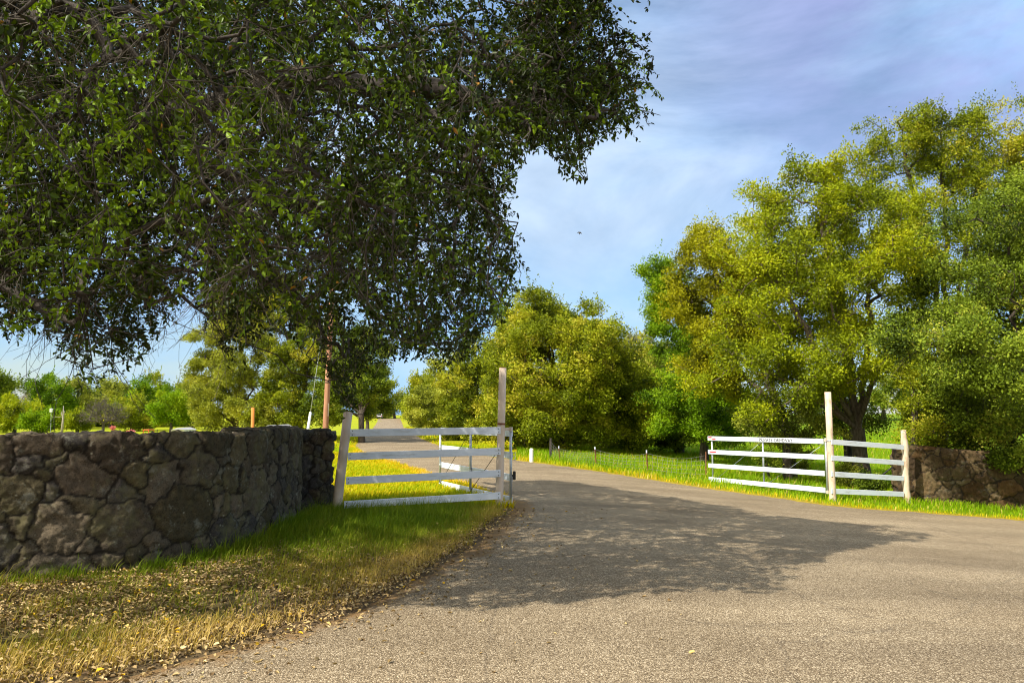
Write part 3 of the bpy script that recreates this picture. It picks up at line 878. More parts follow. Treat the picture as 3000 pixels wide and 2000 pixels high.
b = gp(1557, 1352); m = MB(); m.tube([b - np.array([0, 0, .1]), b, b + np.array([0, 0, .40]), b + np.array([0, 0, .43]), b + np.array([0, 0, .445])], [.068, .068, .064, .055, .03], 14)
o = m.build('marker_post', M['white_plastic'], None, True); tag(o, 'stubby white utility marker in the golden grass at the driveway edge', 'marker')
b = gp(1221, 1268); m = MB(); m.tube([b - np.array([0, 0, .1]), b, b + np.array([0, 0, .62]), b + np.array([0, 0, .66])], [.06, .06, .055, .03], 10)
o = m.build('marker_post', M['pale_bark'], None, True); tag(o, 'distant pale stub post at the foot of the roadside oaks', 'marker')

def steel_gate():
    a = at(2621, 1440, 19.6); a[2] = float(ground(a[0], a[1])); c = at(2637, 1440, 19.7); c[2] = float(ground(c[0], c[1]))
    r = empty('steel_gate_post', a, 'black steel corner posts with diagonal brace behind the short white fence', 'post')
    m = MB(); m.tube([a - np.array([0, 0, .2]), a + np.array([0, 0, 1.07])], .035, 10); m.build('post', M['dark_steel'], r, True)
    m = MB(); m.tube([c - np.array([0, 0, .2]), c + np.array([0, 0, 1.08])], .055, 12); m.build('post', M['dark_steel'], r, True)
    m = MB(); m.tube([a + np.array([0, 0, .8]), a + np.array([-.5, .5, .2])], .02, 8); m.build('brace', M['dark_steel'], r, True)
steel_gate()

# ------------------------------------------------------------------ POLES BEHIND THE WALL
def utility_pole():
    Y = 29.0
    b = at(951, 1278, Y); b[2] = 0; t = at(983, 640, Y)
    m = MB(); pts = [b + (t - b) * f for f in np.linspace(-.02, 1, 9)]
    m.tube(pts, list(np.linspace(.112, .082, 9)), 14, jit=.05, seed=2)
    r = empty('utility_pole', b, 'tall reddish brown wooden pole rising behind the short wall end', 'pole')
    m.build('pole', M['pole_wood'], r, True)
    for f in (.30, .62):
        m = MB(); c = b + (t - b) * f; m.tube([c - np.array([0, 0, .02]), c + np.array([0, 0, .02])], .116 - .03 * f + .004, 14)
        m.build('strap', M['dark_steel'], r, True)
    c = b + (t - b) * .16 + np.array([.10, -.07, 0]); m = MB(); m.beam(c, c + np.array([0, 0, .5]), .03, .02, up=(0, 1, 0)); m.build('cable_guard', M['pale_bark'], r)
    # guy wire with its pale guard
    gb = at(892, 1285, Y - 1.5); gb[2] = 0; gt = b + (t - b) * .86
    g = empty('guy_wire', gb, 'slanting steel guy wire with white guard beside the wooden pole', 'cable')
    m = MB(); m.tube([gb, gt], .012, 6); m.build('cable', M['galv'], g, True)
    f0 = .0; f1 = np.interp(1195, [1195], [0.15])
    m = MB(); m.tube([gb + (gt - gb) * .01, gb + (gt - gb) * .205], [.07, .045], 10); m.build('guard', M['white_plastic'], g, True)
utility_pole()
b = at(741, 1270, 24.0); t = at(741, 1193, 24.0); b[2] = 0
m = MB(); m.tube([b - np.array([0, 0, .1]), b, t], [.058, .056, .053], 14)
o = m.build('bollard', M['orange_pole'], None, True); tag(o, 'upright orange brown pole showing above the dark stone wall', 'pole')

# ------------------------------------------------------------------ VEHICLE
def suv():
    c = gp(1113, 1226); yaw = R(4)
    r = empty('parked_car', c, 'small silver sport utility vehicle at the far end of the driveway', 'car')
    X = Matrix.Translation(Vector(c)) @ Matrix.Rotation(yaw, 4, 'Z') @ Matrix.Scale(1.05, 4)
    Lp = [(-2.25, .55), (-2.3, .95), (-2.2, 1.12), (-1.95, 1.70), (-1.7, 1.78), (.35, 1.78), (1.0, 1.18), (2.05, 1.05), (2.3, .85), (2.3, .5), (1.85, .42), (-1.95, .42)]
    m = MB()
    for w, sc in ((.93, 0),): m.prism(Lp, 0, -w, w)
    body = m.build('body', M['car_paint'], r, xf=X)
    mod = body.modifiers.new('soft', 'BEVEL'); mod.width = .09; mod.segments = 3
    m = MB(); m.prism([(-2.13, 1.18), (-2.10, 1.19), (-1.93, 1.62), (-1.96, 1.62)], 0, -.74, .74)
    vs = [(-.74, -2.21, 1.14), (.74, -2.21, 1.14), (.66, -1.985, 1.64), (-.66, -1.985, 1.64)]
    m = MB(); m.add([(x, y - .03, z) for x, y, z in vs] + [(x, y + .1, z) for x, y, z in vs], [(0, 1, 2, 3), (7, 6, 5, 4), (0, 4, 5, 1), (1, 5, 6, 2), (2, 6, 7, 3), (3, 7, 4, 0)])
    m.build('rear_window', M['glass_dark'], r, xf=X)
    for s in (-1, 1):
        m = MB(); m.prism([(-1.75, 1.2), (-1.62, 1.62), (.25, 1.62), (.75, 1.2)], 0, s * .925, s * .945); m.build('side_window', M['glass_dark'], r, xf=X)
        m = MB(); m.box((s * .80, -2.27, .98), (.18, .10, .30)); m.build('tail_light', M['tail_red'], r, xf=X)
        m = MB(); m.box((s * 1.02, .7, 1.2), (.16, .12, .16)); m.build('mirror', M['dark_steel'], r, xf=X)
        for yy in (-1.35, 1.4):
            m = MB(); m.tube([(s * .70, yy, .36), (s * .95, yy, .36)], .37, 22); wh = m.build('wheel', M['rubber'], r, xf=X)
            m = MB(); m.tube([(s * .94, yy, .36), (s * .965, yy, .36)], .22, 18); m.build('rim', M['galv'], wh, xf=X)
    m = MB(); m.box((0, -2.32, .58), (1.84, .16, .26), .03); m.build('bumper', M['dark_steel'], r, xf=X)
    m = MB(); m.box((0, -2.325, .86), (.5, .03, .14)); m.build('number_plate', M['white_plastic'], r, xf=X)
    for s in (-1, 1):
        m = MB(); m.tube([(s * .72, -1.6, 1.86), (s * .72, .2, 1.86)], .02, 8); m.build('roof_rail', M['dark_steel'], r, xf=X)
suv()

# ------------------------------------------------------------------ FAR YARD BEHIND THE LEFT WALL
def far_yard():
    # shed with roof
    def shed(u0, u1, v0, Y, label):
        a = at(u0, 1260, Y); b_ = at(u1, 1260, Y); z1 = at(u0, v0, Y)[2]; gz = float(ground(a[0], Y))
        c = np.array([(a[0] + b_[0]) / 2, Y, gz]); w = b_[0] - a[0]
        r = empty('shed', c, label, 'shed', 'white sheds in the far yard')
        m = MB(); hh = z1 - gz; m.box((c[0], Y + 1.5, gz + hh * .42), (w, 3.0, hh * .84)); m.build('wall', M['shed_white'], r)
        m = MB(); m.prism([(c[0] - w * .54, gz + hh * .845), (c[0] + w * .54, gz + hh * .845), (c[0], gz + hh * 1.02)], 1, Y - .15, Y + 3.2); m.build('roof', M['shed_roof'], r)
        m = MB(); m.box((c[0] - w * .18, Y - .01, gz + hh * .36), (w * .16, .05, hh * .70)); m.build('door', M['white_plastic'], r)
    shed(768, 806, 1246, 36, 'low white shed under the oaks beside the orange pole')
    shed(502, 540, 1253, 82, 'distant white shed under the lime green tree')
    # orange tractor with cab
    c = at(446, 1270, 70); c[2] = g0 = float(ground(c[0], 70)) - .12
    r = empty('tractor', c, 'orange tractor showing above the wall in the far yard', 'tractor')
    m = MB(); m.beam((c[0] - .55, 70, g0 + .85), (c[0] + .75, 70, g0 + .85), .7, .5, bev=.1); m.beam((c[0] - .6, 70, g0 + .8), (c[0] - .2, 70, g0 + .8), 1.2, .5, bev=.1); m.build('body', M['orange_paint'], r)
    m = MB(); m.beam((c[0] - .65, 70, g0 + 1.55), (c[0] - .05, 70, g0 + 1.55), 1.1, .08)
    for dx, dy in ((-.6, -.5), (-.1, -.5), (-.6, .5), (-.1, .5)): m.tube([(c[0] + dx, 70 + dy, g0 + 1.0), (c[0] + dx, 70 + dy, g0 + 1.55)], .03, 6)
    m.build('canopy', M['orange_paint'], r)
    for dx, rr, dy in ((-.45, .62, -.62), (-.45, .62, .62), (.6, .38, -.55), (.6, .38, .55)):
        m = MB(); m.tube([(c[0] + dx, 70 + dy - .13, g0 + rr), (c[0] + dx, 70 + dy + .13, g0 + rr)], rr, 18); m.build('wheel', M['rubber'], r)
    m = MB(); m.tube([(c[0] + .45, 70, g0 + 1.05), (c[0] + .45, 70, g0 + 1.6)], .03, 8); m.build('exhaust', M['dark_steel'], r)
    # flat pale trailer under it
    c = at(432, 1270, 62); c[2] = g1_ = float(ground(c[0], 62)) + .45
    r = empty('flatbed_trailer', c, 'pale flatbed trailer standing before the orange tractor', 'trailer')
    m = MB(); m.beam((c[0] - 1.6, 62, g1_ + .50), (c[0] + 1.6, 62, g1_ + .50), 1.6, .14); m.build('deck', M['shed_white'], r)
    for dx in (-.45, .45):
        for dy in (-.7, .7):
            m = MB(); m.tube([(c[0] + dx, 62 + dy - .1, g1_ + .3), (c[0] + dx, 62 + dy + .1, g1_ + .3)], .3, 16); m.build('wheel', M['rubber'], r)
    # white box on a thin pole
    c = at(149, 1262, 95); c[2] = float(ground(c[0], 95)); t = at(150, 1203, 95)
    r = empty('nest_box', c, 'white nest box on a thin pole before the far trees', 'nest box')
    m = MB(); m.tube([c, t], .025, 8); m.build('pole', M['galv'], r)
    m = MB(); m.box(t, (.26, .26, .30)); m.prism([(t[0] - .19, t[2] + .15), (t[0] + .19, t[2] + .15), (t[0], t[2] + .32)], 1, t[1] - .18, t[1] + .18); m.build('box', M['white_plastic'], r)
far_yard()

def bird():
    c = at(1698, 683, 30)
    V = []; 
    m = MB()
    ax = unit(np.array([.25, .2, .9])); sd = unit(np.array([.9, -.3, -.25]))
    m.tube([c - ax * .07, c - ax * .05, c, c + ax * .05, c + ax * .075, c + ax * .09], [.006, .012, .022, .017, .013, .004], 10)
    for s in (-1, 1):
        w = [c + ax * .035, c - ax * .02, c + sd * s * .06 - ax * .01 + np.array([0, .02, .02]), c + sd * s * .12 - ax * .04, c + sd * s * .06 + ax * .04 + np.array([0, .02, .02])]
        th = np.array([0, .006, 0])
        m.add([p for p in w] + [p + th for p in w], [(0, 1, 2, 4), (4, 2, 3), (5, 9, 7, 6), (9, 8, 7), (0, 4, 9, 5), (4, 3, 8, 9), (3, 2, 7, 8), (2, 1, 6, 7), (1, 0, 5, 6)])
    o = m.build('bird', M['bird_black'], None); tag(o, 'tiny dark bird flying in the open sky', 'bird')
bird()

# ------------------------------------------------------------------ TREES
def crown_points(blobs, n, rng, lump=.35, seed=0):
    nb = max(8, n // 8)
    C, rad = lobe_points(blobs, nb, rng, lump, seed)
    k = np.concatenate([np.arange(nb), rng.integers(0, nb, n - nb)]) if n > nb else np.arange(n)
    d = unit(rng.normal(size=(n, 3)) + np.array([0, 0, .25]))
    rb = rad[k] * rng.uniform(.75, 1.15, nb)[k]
    P = C[k] + d * (rb * rng.uniform(.45, 1.0, n))[:, None] * np.array([1.1, 1.1, .78])
    P[:, 2] = np.maximum(P[:, 2], ground(P[:, 0], P[:, 1]) + .15)
    return P, k

def lobe_points(blobs, n, rng, lump=.35, seed=0, inner=.24):
    base_z = float(ground(blobs[0][0], blobs[0][1]))
    B = np.array([b[:6] for b in blobs], float)
    w = (B[:, 3] * B[:, 4] * B[:, 5]) ** .72; w /= w.sum()
    out, rads = [], []
    B[:, 2] = np.maximum(B[:, 2], ground(B[:, 0], B[:, 1]) + .12 + .45 * B[:, 5])
    tries = 0
    while len(out) < n:
        tries += 1
        k = rng.choice(len(B), p=w)
        d = unit(rng.normal(size=3)); c, rad = B[k, :3], B[k, 3:6]
        if rng.random() < inner: rr = rng.random() ** .45 * .85
        else: rr = 1 - .22 * rng.random() ** 1.5
        rr *= 1 - lump + 2 * lump * float(vnoise((d * 2.3 + k * 9.1)[None], seed)[0])
        p = c + d * rad * rr
        q = np.linalg.norm((p - B[:, :3]) / B[:, 3:6], axis=1); q[k] = 9
        if tries < n * 6 and q.min() < .62 and rng.random() < .75: continue
        if p[2] < base_z + .12: p[2] = base_z + .12 + .2 * rng.random()
        out.append(p); rads.append(.31 * (rad[0] * rad[2]) ** .5)
    return np.array(out), np.array(rads)

def tree(name, label, base, blobs, ncl, lpc, lsize, leafm, seed, trunk_r=.2, fork=2.0, group=None, cat='tree', clump=.36, barkm='bark', trunk=None, sprig=.12, flat=.75, tint_b=0.0, lump=.35, minr=.007, bare=0):
    rng = np.random.default_rng(seed); print('tree', name, seed, round(time.time() - _T0, 1), flush=True)
    base = np.array(base, float); base[2] = float(ground(base[0], base[1]))
    B = np.array([b[:6] for b in blobs], float)
    r = empty(name, base, label, cat, group)
    tips, bough = crown_points(blobs, ncl, rng, lump, seed)
    cen = np.average(B[:, :3], axis=0, weights=B[:, 3] * B[:, 4] * B[:, 5])
    top = base + np.array([0, 0, fork]) + np.append((cen - base)[:2] * .12, 0)
    tp = trunk if trunk is not None else [base - np.array([0, 0, .25]), base * .5 + top * .5 + np.append(rng.normal(0, .06, 2), 0), top]
    nodes = path_nodes(tp, .25); par = list(range(-1, len(nodes) - 1)); tid = len(nodes) - 1
    nodes[0] = np.array(tp[0], float)
    for b in B:
        a = nodes[tid]; c = b[:3]
        mid = a * .55 + c * .45 + np.append(rng.normal(0, .15, 2), .12 * np.linalg.norm(c - a))
        pts = path_nodes([a, mid, c + np.array([0, 0, b[5] * .35])], .3)[1:]
        prev = tid
        for q in pts: nodes.append(q + rng.normal(0, .03, 3)); par.append(prev); prev = len(nodes) - 1
    X, P, ids = skeleton(np.array(nodes), np.array(par), tips, rng, .45, .05)
    rad = limb_radii(P, ids, minr, .47, trunk_r)
    rad[:tid + 1] = np.maximum(rad[:tid + 1], trunk_r * np.linspace(1.12, .85, tid + 1)); rad[0] = trunk_r * 1.35; rad[1:4] = np.maximum(rad[1:4], trunk_r * np.array([1.28, 1.2, 1.13])[:len(rad[1:4])])
    V, Q = limb_mesh(X, P, rad)
    np_mesh('trunk', V, Q, None, M[barkm], r, smooth=True)
    # leaves
    fine = 1.5 if base[1] < 50 else 1.2
    nl = rng.poisson(lpc * fine, ncl).clip(4)
    ci = np.repeat(np.arange(ncl), nl); n = len(ci)
    crad = clump * rng.uniform(.6, 1.35, ncl)
    off = rng.normal(size=(n, 3)); off = unit(off) * (rng.random((n, 1)) ** .5) * crad[ci][:, None] * np.array([1, 1, flat])
    pos = tips[ci] + off
    # leading shoots
    ns = int(ncl * sprig)
    if ns:
        hi = np.argsort(-(tips[:, 2] + rng.normal(0, .8, ncl)))[:ns * 3]; hi = rng.choice(hi, ns, replace=False)
        k = 26; f = np.tile(np.linspace(0, 1, k), ns); si = np.repeat(hi, k)
        dv = unit(np.concatenate([rng.normal(0, .4, (ns, 2)), np.ones((ns, 1))], 1)) * rng.uniform(.35, 1.0, (ns, 1)) * clump * 2.6
        dv = np.repeat(dv, k, 0)
        sp = tips[si] + dv * f[:, None] + rng.normal(0, .04 + .05 * lsize / .09, (ns * k, 3)) * (1.25 - f)[:, None]
        pos = np.concatenate([pos, sp]); ci = np.concatenate([ci, si]); off = np.concatenate([off, dv * .5]); n = len(pos)
    D = unit(off + rng.normal(0, .35, (n, 3)) + np.array([0, 0, .1]))
    NR = unit(rng.normal(0, 1, (n, 3)) + np.array([-.25, -.2, .9]))
    Ls = lsize * fine ** -.5 * rng.uniform(.6, 1.25, n); Ws = Ls * rng.uniform(.45, .68, n)
    V, Q = leaves4(pos, D, NR, Ls, Ws)
    ctint = rng.normal(0, .10, ncl) + rng.normal(0, .13, bough.max() + 1)[bough] + .20 * (fbm(tips * .6, 2, seed + 3) - .5) * 2
    tint = np.clip(.45 + tint_b + 1.5 * ctint[ci] + rng.normal(0, .13, n), 0, 1)
    np_mesh('crown', V, Q, None, M[leafm], r, tint=tint)
    if bare:
        bare_twigs(r, tips[rng.choice(ncl, bare)], rng, .9, 5, M['twig'])
    return r

def bare_twigs(parent, starts, rng, length, per, mat, droop=.55, name='bare_twigs', rad=.004, n=7):
    A, Bq, ra, rb = [], [], [], []
    for s in starts:
        main = unit(np.append(rng.normal(0, 1, 2), rng.uniform(-.5, .25)))
        for k in range(per):
            d = unit(main + rng.normal(0, .5, 3)); L = length * rng.uniform(.5, 1.2); p = s.copy()
            rr = rad * rng.uniform(.6, 1.5)
            for i in range(n):
                d = unit(d + rng.normal(0, .22, 3) + np.array([0, 0, -droop * .35]))
                q = p + d * L / n
                A.append(p); Bq.append(q); ra.append(rr * (1 - i / n * .7)); rb.append(rr * (1 - (i + 1) / n * .7))
                if rng.random() < .5:
                    e = q; dd = unit(d + rng.normal(0, .7, 3))
                    for j in range(3):
                        dd = unit(dd + rng.normal(0, .2, 3) + np.array([0, 0, -droop * .25])); g = e + dd * L / n * .8
                        A.append(e); Bq.append(g); ra.append(rr * .5); rb.append(rr * .3); e = g
                p = q
    V, Q = edge_tubes(np.array(A), np.array(Bq), np.array(ra), np.array(rb), 3)
    return np_mesh(name, V, Q, None, mat, parent)

def PB(u, v, Y, ru, rv, rd=None):
    """crown lobe seen at that place from the entrance, at distance Y: its centre and real radii"""
    c = at(u, v, Y); k = Y / FPX
    return (*c, ru * k, (rd if rd else ru) * k, rv * k)

def gbase(u, Y):
    p = at(u, 1300, Y); return (p[0], Y, 0)

GR = 'trees standing behind the lettered gate'
# the big pair behind the right-hand gate
bs = gbase(2528, 22.5)
tx0 = np.array([bs[0], 22.5, float(ground(bs[0], 22.5))])
tree('valley_oak', 'large yellow green oak with thick forking trunk behind the short white fence', bs,
     [PB(2400, 690, 22.5, 235, 190), PB(2540, 800, 23, 210, 210), PB(2290, 900, 22, 180, 200), PB(2470, 1000, 21.5, 200, 150), PB(2240, 1120, 21.3, 170, 120), PB(2390, 1115, 21, 140, 85), PB(2610, 1040, 22, 130, 120), PB(2330, 1165, 21.2, 90, 60), PB(2390, 600, 23.5, 160, 105)],
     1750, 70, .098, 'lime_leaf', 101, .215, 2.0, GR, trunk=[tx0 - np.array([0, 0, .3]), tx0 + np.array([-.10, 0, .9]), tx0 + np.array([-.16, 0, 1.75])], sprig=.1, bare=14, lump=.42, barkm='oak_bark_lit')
tree('gold_oak', 'olive gold oak with slender leaning trunk behind the lettered gate', gbase(2312, 23.5),
     [PB(2130, 770, 26, 105, 115), PB(2110, 890, 26, 125, 130), PB(2190, 980, 25, 120, 130), PB(2120, 1060, 25.5, 110, 100), PB(2060, 760, 26.5, 80, 85), PB(2040, 880, 27, 80, 100)],
     1000, 70, .10, 'gold_leaf', 102, .15, 2.2, GR, sprig=.16, lump=.42)
tree('leafy_oak', 'fresh green small oak edging the sky left of the golden oak', gbase(2060, 30),
     [PB(1955, 850, 30, 62, 85), PB(1990, 960, 30, 85, 100), PB(2040, 1110, 29, 105, 130), PB(2110, 1210, 29, 120, 90), PB(1930, 800, 30, 50, 50), PB(1990, 1200, 29.5, 90, 90)],
     1000, 68, .108, 'bright_leaf', 103, .16, 1.6, GR, sprig=.14, lump=.4)
tree('tall_oak', 'tall dark green oak rising highest behind the others at the right edge', gbase(2760, 28),
     [PB(2640, 455, 28, 110, 120), PB(2760, 425, 28, 120, 100), PB(2690, 600, 28, 170, 160), PB(2880, 510, 28, 140, 170), PB(2990, 450, 28, 110, 140), PB(2850, 700, 27.5, 200, 200), PB(3080, 600, 28, 150, 260), PB(2700, 850, 27, 130, 150)],
     1550, 60, .108, 'live_leaf', 104, .2, 2.6, GR, sprig=.28, lump=.45, tint_b=.05, bare=10)
tree('live_oak', 'dense dark live oak hanging over the tan stone wall', gbase(3090, 20.5),
     [PB(2900, 800, 20.5, 180, 170), PB(2960, 1000, 19.5, 190, 190), PB(2800, 1060, 19.8, 150, 170), PB(2900, 1200, 18.9, 160, 120), PB(2990, 1300, 18.3, 95, 85), PB(2760, 1215, 19.2, 85, 95), PB(2860, 1130, 20.5, 120, 150), PB(2830, 1220, 19.0, 80, 60), PB(3060, 1290, 17.8, 70, 80), PB(3040, 1150, 20.5, 120, 180), PB(2620, 1000, 16.9, 85, 55), PB(2700, 985, 16.8, 100, 70), PB(2800, 1030, 16.6, 100, 80), PB(2900, 1060, 16.4, 100, 85), PB(2540, 990, 17.0, 60, 40), PB(3000, 1090, 16.3, 100, 90), PB(3150, 950, 20, 200, 350), PB(3020, 640, 21, 150, 150)],
     2700, 72, .09, 'dark_leaf', 105, .24, 2.1, GR, sprig=.06, lump=.42, bare=12)
tree('scrub_oak', 'small scrubby oak with a thin trunk leaning beside the notched post', gbase(2676, 19.3),
     [PB(2690, 1190, 19.4, 60, 90), PB(2735, 1285, 18.9, 62, 62), PB(2660, 1090, 20, 70, 80)], 170, 60, .078, 'live_leaf', 106, .09, 1.5, GR, sprig=.08)
tree('young_oak', 'thin young oak trunk crossing behind the lettered gate boards', gbase(2306, 22.2),
     [PB(2290, 1230, 22.4, 110, 75), PB(2380, 1240, 22.3, 80, 60), PB(2270, 1290, 22.2, 50, 32)], 190, 55, .085, 'olive_leaf', 107, .12, 1.5, GR, sprig=.05)
tree('young_oak', 'dark slim tree close behind the peeling hinge post', gbase(2486, 23.8),
     [PB(2480, 1200, 23.8, 100, 80), PB(2400, 1180, 24, 90, 70)], 170, 55, .085, 'dark_leaf', 108, .14, 1.6, GR, sprig=.05)

# oaks along the right of the driveway
GD = 'oaks lining the right of the driveway'
tree('round_oak', 'broad rounded olive green oak in the middle behind the tall tan post', gbase(1640, 33),
     [PB(1620, 1110, 33, 210, 165), PB(1700, 1060, 33, 190, 150), PB(1570, 1000, 33.5, 120, 120), PB(1760, 1170, 33, 150, 120), PB(1520, 1190, 33, 120, 110), PB(1590, 915, 34, 42, 55), PB(1575, 880, 34, 20, 40), PB(1715, 955, 34, 45, 50), PB(1725, 930, 34, 20, 36), PB(1640, 940, 34, 30, 40), PB(1650, 1240, 32.5, 170, 70), PB(1500, 1255, 32.5, 110, 55), PB(1790, 1265, 32.5, 110, 50)],
     2600, 66, .125, 'live_leaf', 111, .25, 1.3, GD, sprig=.2, lump=.4, bare=8, tint_b=.10)
tree('round_oak', 'dark oak filling the gap right of the broad rounded oak', gbase(1860, 37),
     [PB(1850, 1150, 37, 110, 110), PB(1900, 1200, 37, 110, 90), PB(1830, 1250, 36.5, 110, 70), PB(1800, 1105, 38, 80, 90), PB(1905, 1085, 38, 75, 70)], 800, 60, .125, 'dark_leaf', 112, .2, 1.2, GD, sprig=.12)
tree('round_oak', 'dark oak above the meadow just left of the lettered gate', gbase(1990, 36),
     [PB(1980, 1140, 36, 110, 120), PB(2080, 1200, 35, 120, 100), PB(1960, 1240, 35.5, 110, 70), PB(2170, 1240, 34, 110, 70)], 950, 60, .125, 'dark_leaf', 113, .2, 1.2, GD, sprig=.1, tint_b=.08)
tree('wispy_oak', 'thin blue green sapling top poking up behind the dark oaks', gbase(1880, 46),
     [PB(1875, 1010, 46, 42, 62), PB(1840, 1060, 46, 60, 60), PB(1920, 1070, 46, 50, 50)], 190, 40, .13, 'grey_leaf', 114, .15, 2.5, GD, sprig=.35, lump=.45)
tree('grey_pine', 'sparse grey pine with pointed top between the oaks against the sky', gbase(1766, 70),
     [PB(1766, 985, 70, 12, 28), PB(1768, 1030, 70, 28, 35), PB(1775, 1075, 70, 42, 40)], 150, 26, .2, 'grey_leaf', 115, .2, 5.0, None, sprig=.3, clump=.5, lump=.4)
tree('round_oak', 'mid green oak beside the driveway directly left of the tall tan post', gbase(1420, 47),
     [PB(1400, 1130, 47, 105, 115), PB(1460, 1090, 47, 90, 90), PB(1480, 1200, 46, 90, 100), PB(1370, 1220, 45.5, 100, 75)], 1000, 60, .15, 'live_leaf', 116, .22, 1.0, GD, sprig=.1, lump=.4)
tree('round_oak', 'paler green oak further along the driveway behind the open gate', gbase(1310, 62),
     [PB(1310, 1150, 62, 75, 85), PB(1280, 1200, 61, 75, 65), PB(1350, 1200, 60, 70, 70)], 700, 58, .18, 'olive_leaf', 117, .2, 1.0, GD, sprig=.1, clump=.42, tint_b=.12)
tree('round_oak', 'far yellow green oak where the driveway narrows', gbase(1240, 88),
     [PB(1245, 1165, 88, 48, 68), PB(1220, 1205, 86, 38, 42)], 430, 55, .24, 'live_leaf', 118, .2, 1.0, GD, sprig=.08, clump=.55, tint_b=.2)
tree('round_oak', 'farthest bright oak at the end of the row on the right of the driveway', gbase(1205, 135),
     [PB(1205, 1185, 135, 24, 42), PB(1192, 1208, 132, 18, 18)], 180, 45, .3, 'lime_leaf', 119, .25, 1.0, GD, clump=.8, sprig=.05)
tree('airy_tree', 'airy pale tree top behind the broad rounded oak and the overhanging branches', gbase(1530, 60),
     [PB(1530, 920, 60, 40, 48), PB(1500, 990, 60, 60, 60)], 210, 40, .16, 'olive_leaf', 120, .2, 4.0, None, sprig=.25, clump=.42)
GE = 'trees closing the far end of the driveway'
tree('end_tree', 'tall dim oak closing the far end of the driveway', gbase(1155, 285), [PB(1150, 1165, 285, 32, 42), PB(1140, 1200, 285, 26, 24)], 170, 45, .55, 'olive_leaf', 121, .5, 2.0, GE, clump=1.5, sprig=.05)
tree('end_tree', 'low dark tree at the far driveway end behind the silver car', gbase(1105, 290), [PB(1105, 1185, 290, 35, 36), PB(1080, 1200, 290, 35, 26)], 170, 45, .55, 'dark_leaf', 122, .5, 2.0, GE, clump=1.5, sprig=.05)
tree('end_tree', 'dim tree at the far driveway end under the row of oaks', gbase(1190, 275), [PB(1190, 1190, 275, 30, 34), PB(1215, 1195, 275, 30, 30)], 150, 45, .55, 'dark_leaf', 123, .5, 2.0, GE, clump=1.5, sprig=.05)

for i, (u, v, Y, ru, rv, lb) in enumerate([(2590, 1150, 62, 60, 60, 'dim oak on the grassy rise right of the thick forking trunk'), (2720, 1160, 66, 70, 62, 'dim oak on the grassy rise behind the scrubby oak'), (2840, 1170, 60, 70, 60, 'dim oak on the grassy rise seen above the tan wall'), (2960, 1170, 63, 80, 62, 'dim oak on the grassy rise behind the hanging live oak'), (2430, 1165, 64, 70, 60, 'dim oak on the grassy rise behind the peeling hinge post')]):
    tree('hill_oak', lb, gbase(u, Y), [PB(u, v, Y, ru, rv), PB(u + ru * .5, v + rv * .3, Y, ru * .6, rv * .6), PB(u - ru * .5, v + rv * .35, Y, ru * .6, rv * .55)], 240, 45, .17, 'dark_leaf', 190 + i, .16, 1.5, 'oaks on the rise behind the right wall', clump=.45, sprig=.05)
# trees behind the left wall
GL = 'broad oaks behind the left stone wall'
tree('yard_oak', 'broad olive oak behind the orange brown pole', gbase(690, 44),
     [PB(660, 1130, 44, 105, 110), PB(740, 1170, 43.5, 110, 85), PB(640, 1010, 45, 75, 90), PB(620, 1205, 43, 80, 55), PB(700, 925, 46, 80, 90), PB(600, 1070, 45, 60, 80), PB(740, 1050, 45, 80, 80)], 1200, 60, .14, 'olive_leaf', 131, .18, 1.6, GL, sprig=.1, lump=.42, tint_b=.12)
tree('yard_oak', 'tall dark oak behind the reddish wooden pole', gbase(880, 45),
     [PB(830, 1050, 45, 105, 115), PB(900, 1130, 44, 120, 105), PB(830, 1195, 43.5, 110, 62), PB(870, 930, 46, 85, 90), PB(930, 1010, 45, 80, 90), PB(790, 880, 46.5, 90, 100), PB(960, 1120, 44.5, 70, 80)], 1350, 60, .14, 'live_leaf', 132, .18, 1.6, GL, sprig=.1, lump=.42)
tree('yard_oak', 'shady dark oak with visible trunk on the left edge of the driveway', gbase(1060, 41),
     [PB(1040, 1110, 41.5, 90, 95), PB(1090, 1150, 42, 60, 62), PB(990, 1160, 41, 80, 70), PB(1060, 1030, 43, 70, 70), PB(960, 1210, 41, 60, 40)], 900, 60, .13, 'dark_leaf', 133, .16, 1.5, GL, sprig=.08, lump=.4)
tree('yard_oak', 'narrow far oak beside the parked silver car', gbase(1075, 120),
     [PB(1080, 1160, 120, 34, 48), PB(1060, 1195, 120, 36, 30)], 220, 45, .28, 'live_leaf', 134, .3, 2.0, GL, clump=.75, sprig=.05)
tree('lime_tree', 'bright lime green rounded tree over the distant white shed', gbase(500, 90),
     [PB(500, 1190, 90, 60, 48), PB(470, 1210, 90, 40, 28), PB(530, 1200, 90, 45, 38)], 380, 52, .24, 'bright_leaf', 135, .2, 1.6, None, clump=.6, tint_b=.25, sprig=.03)
GF = 'distant trees across the field'
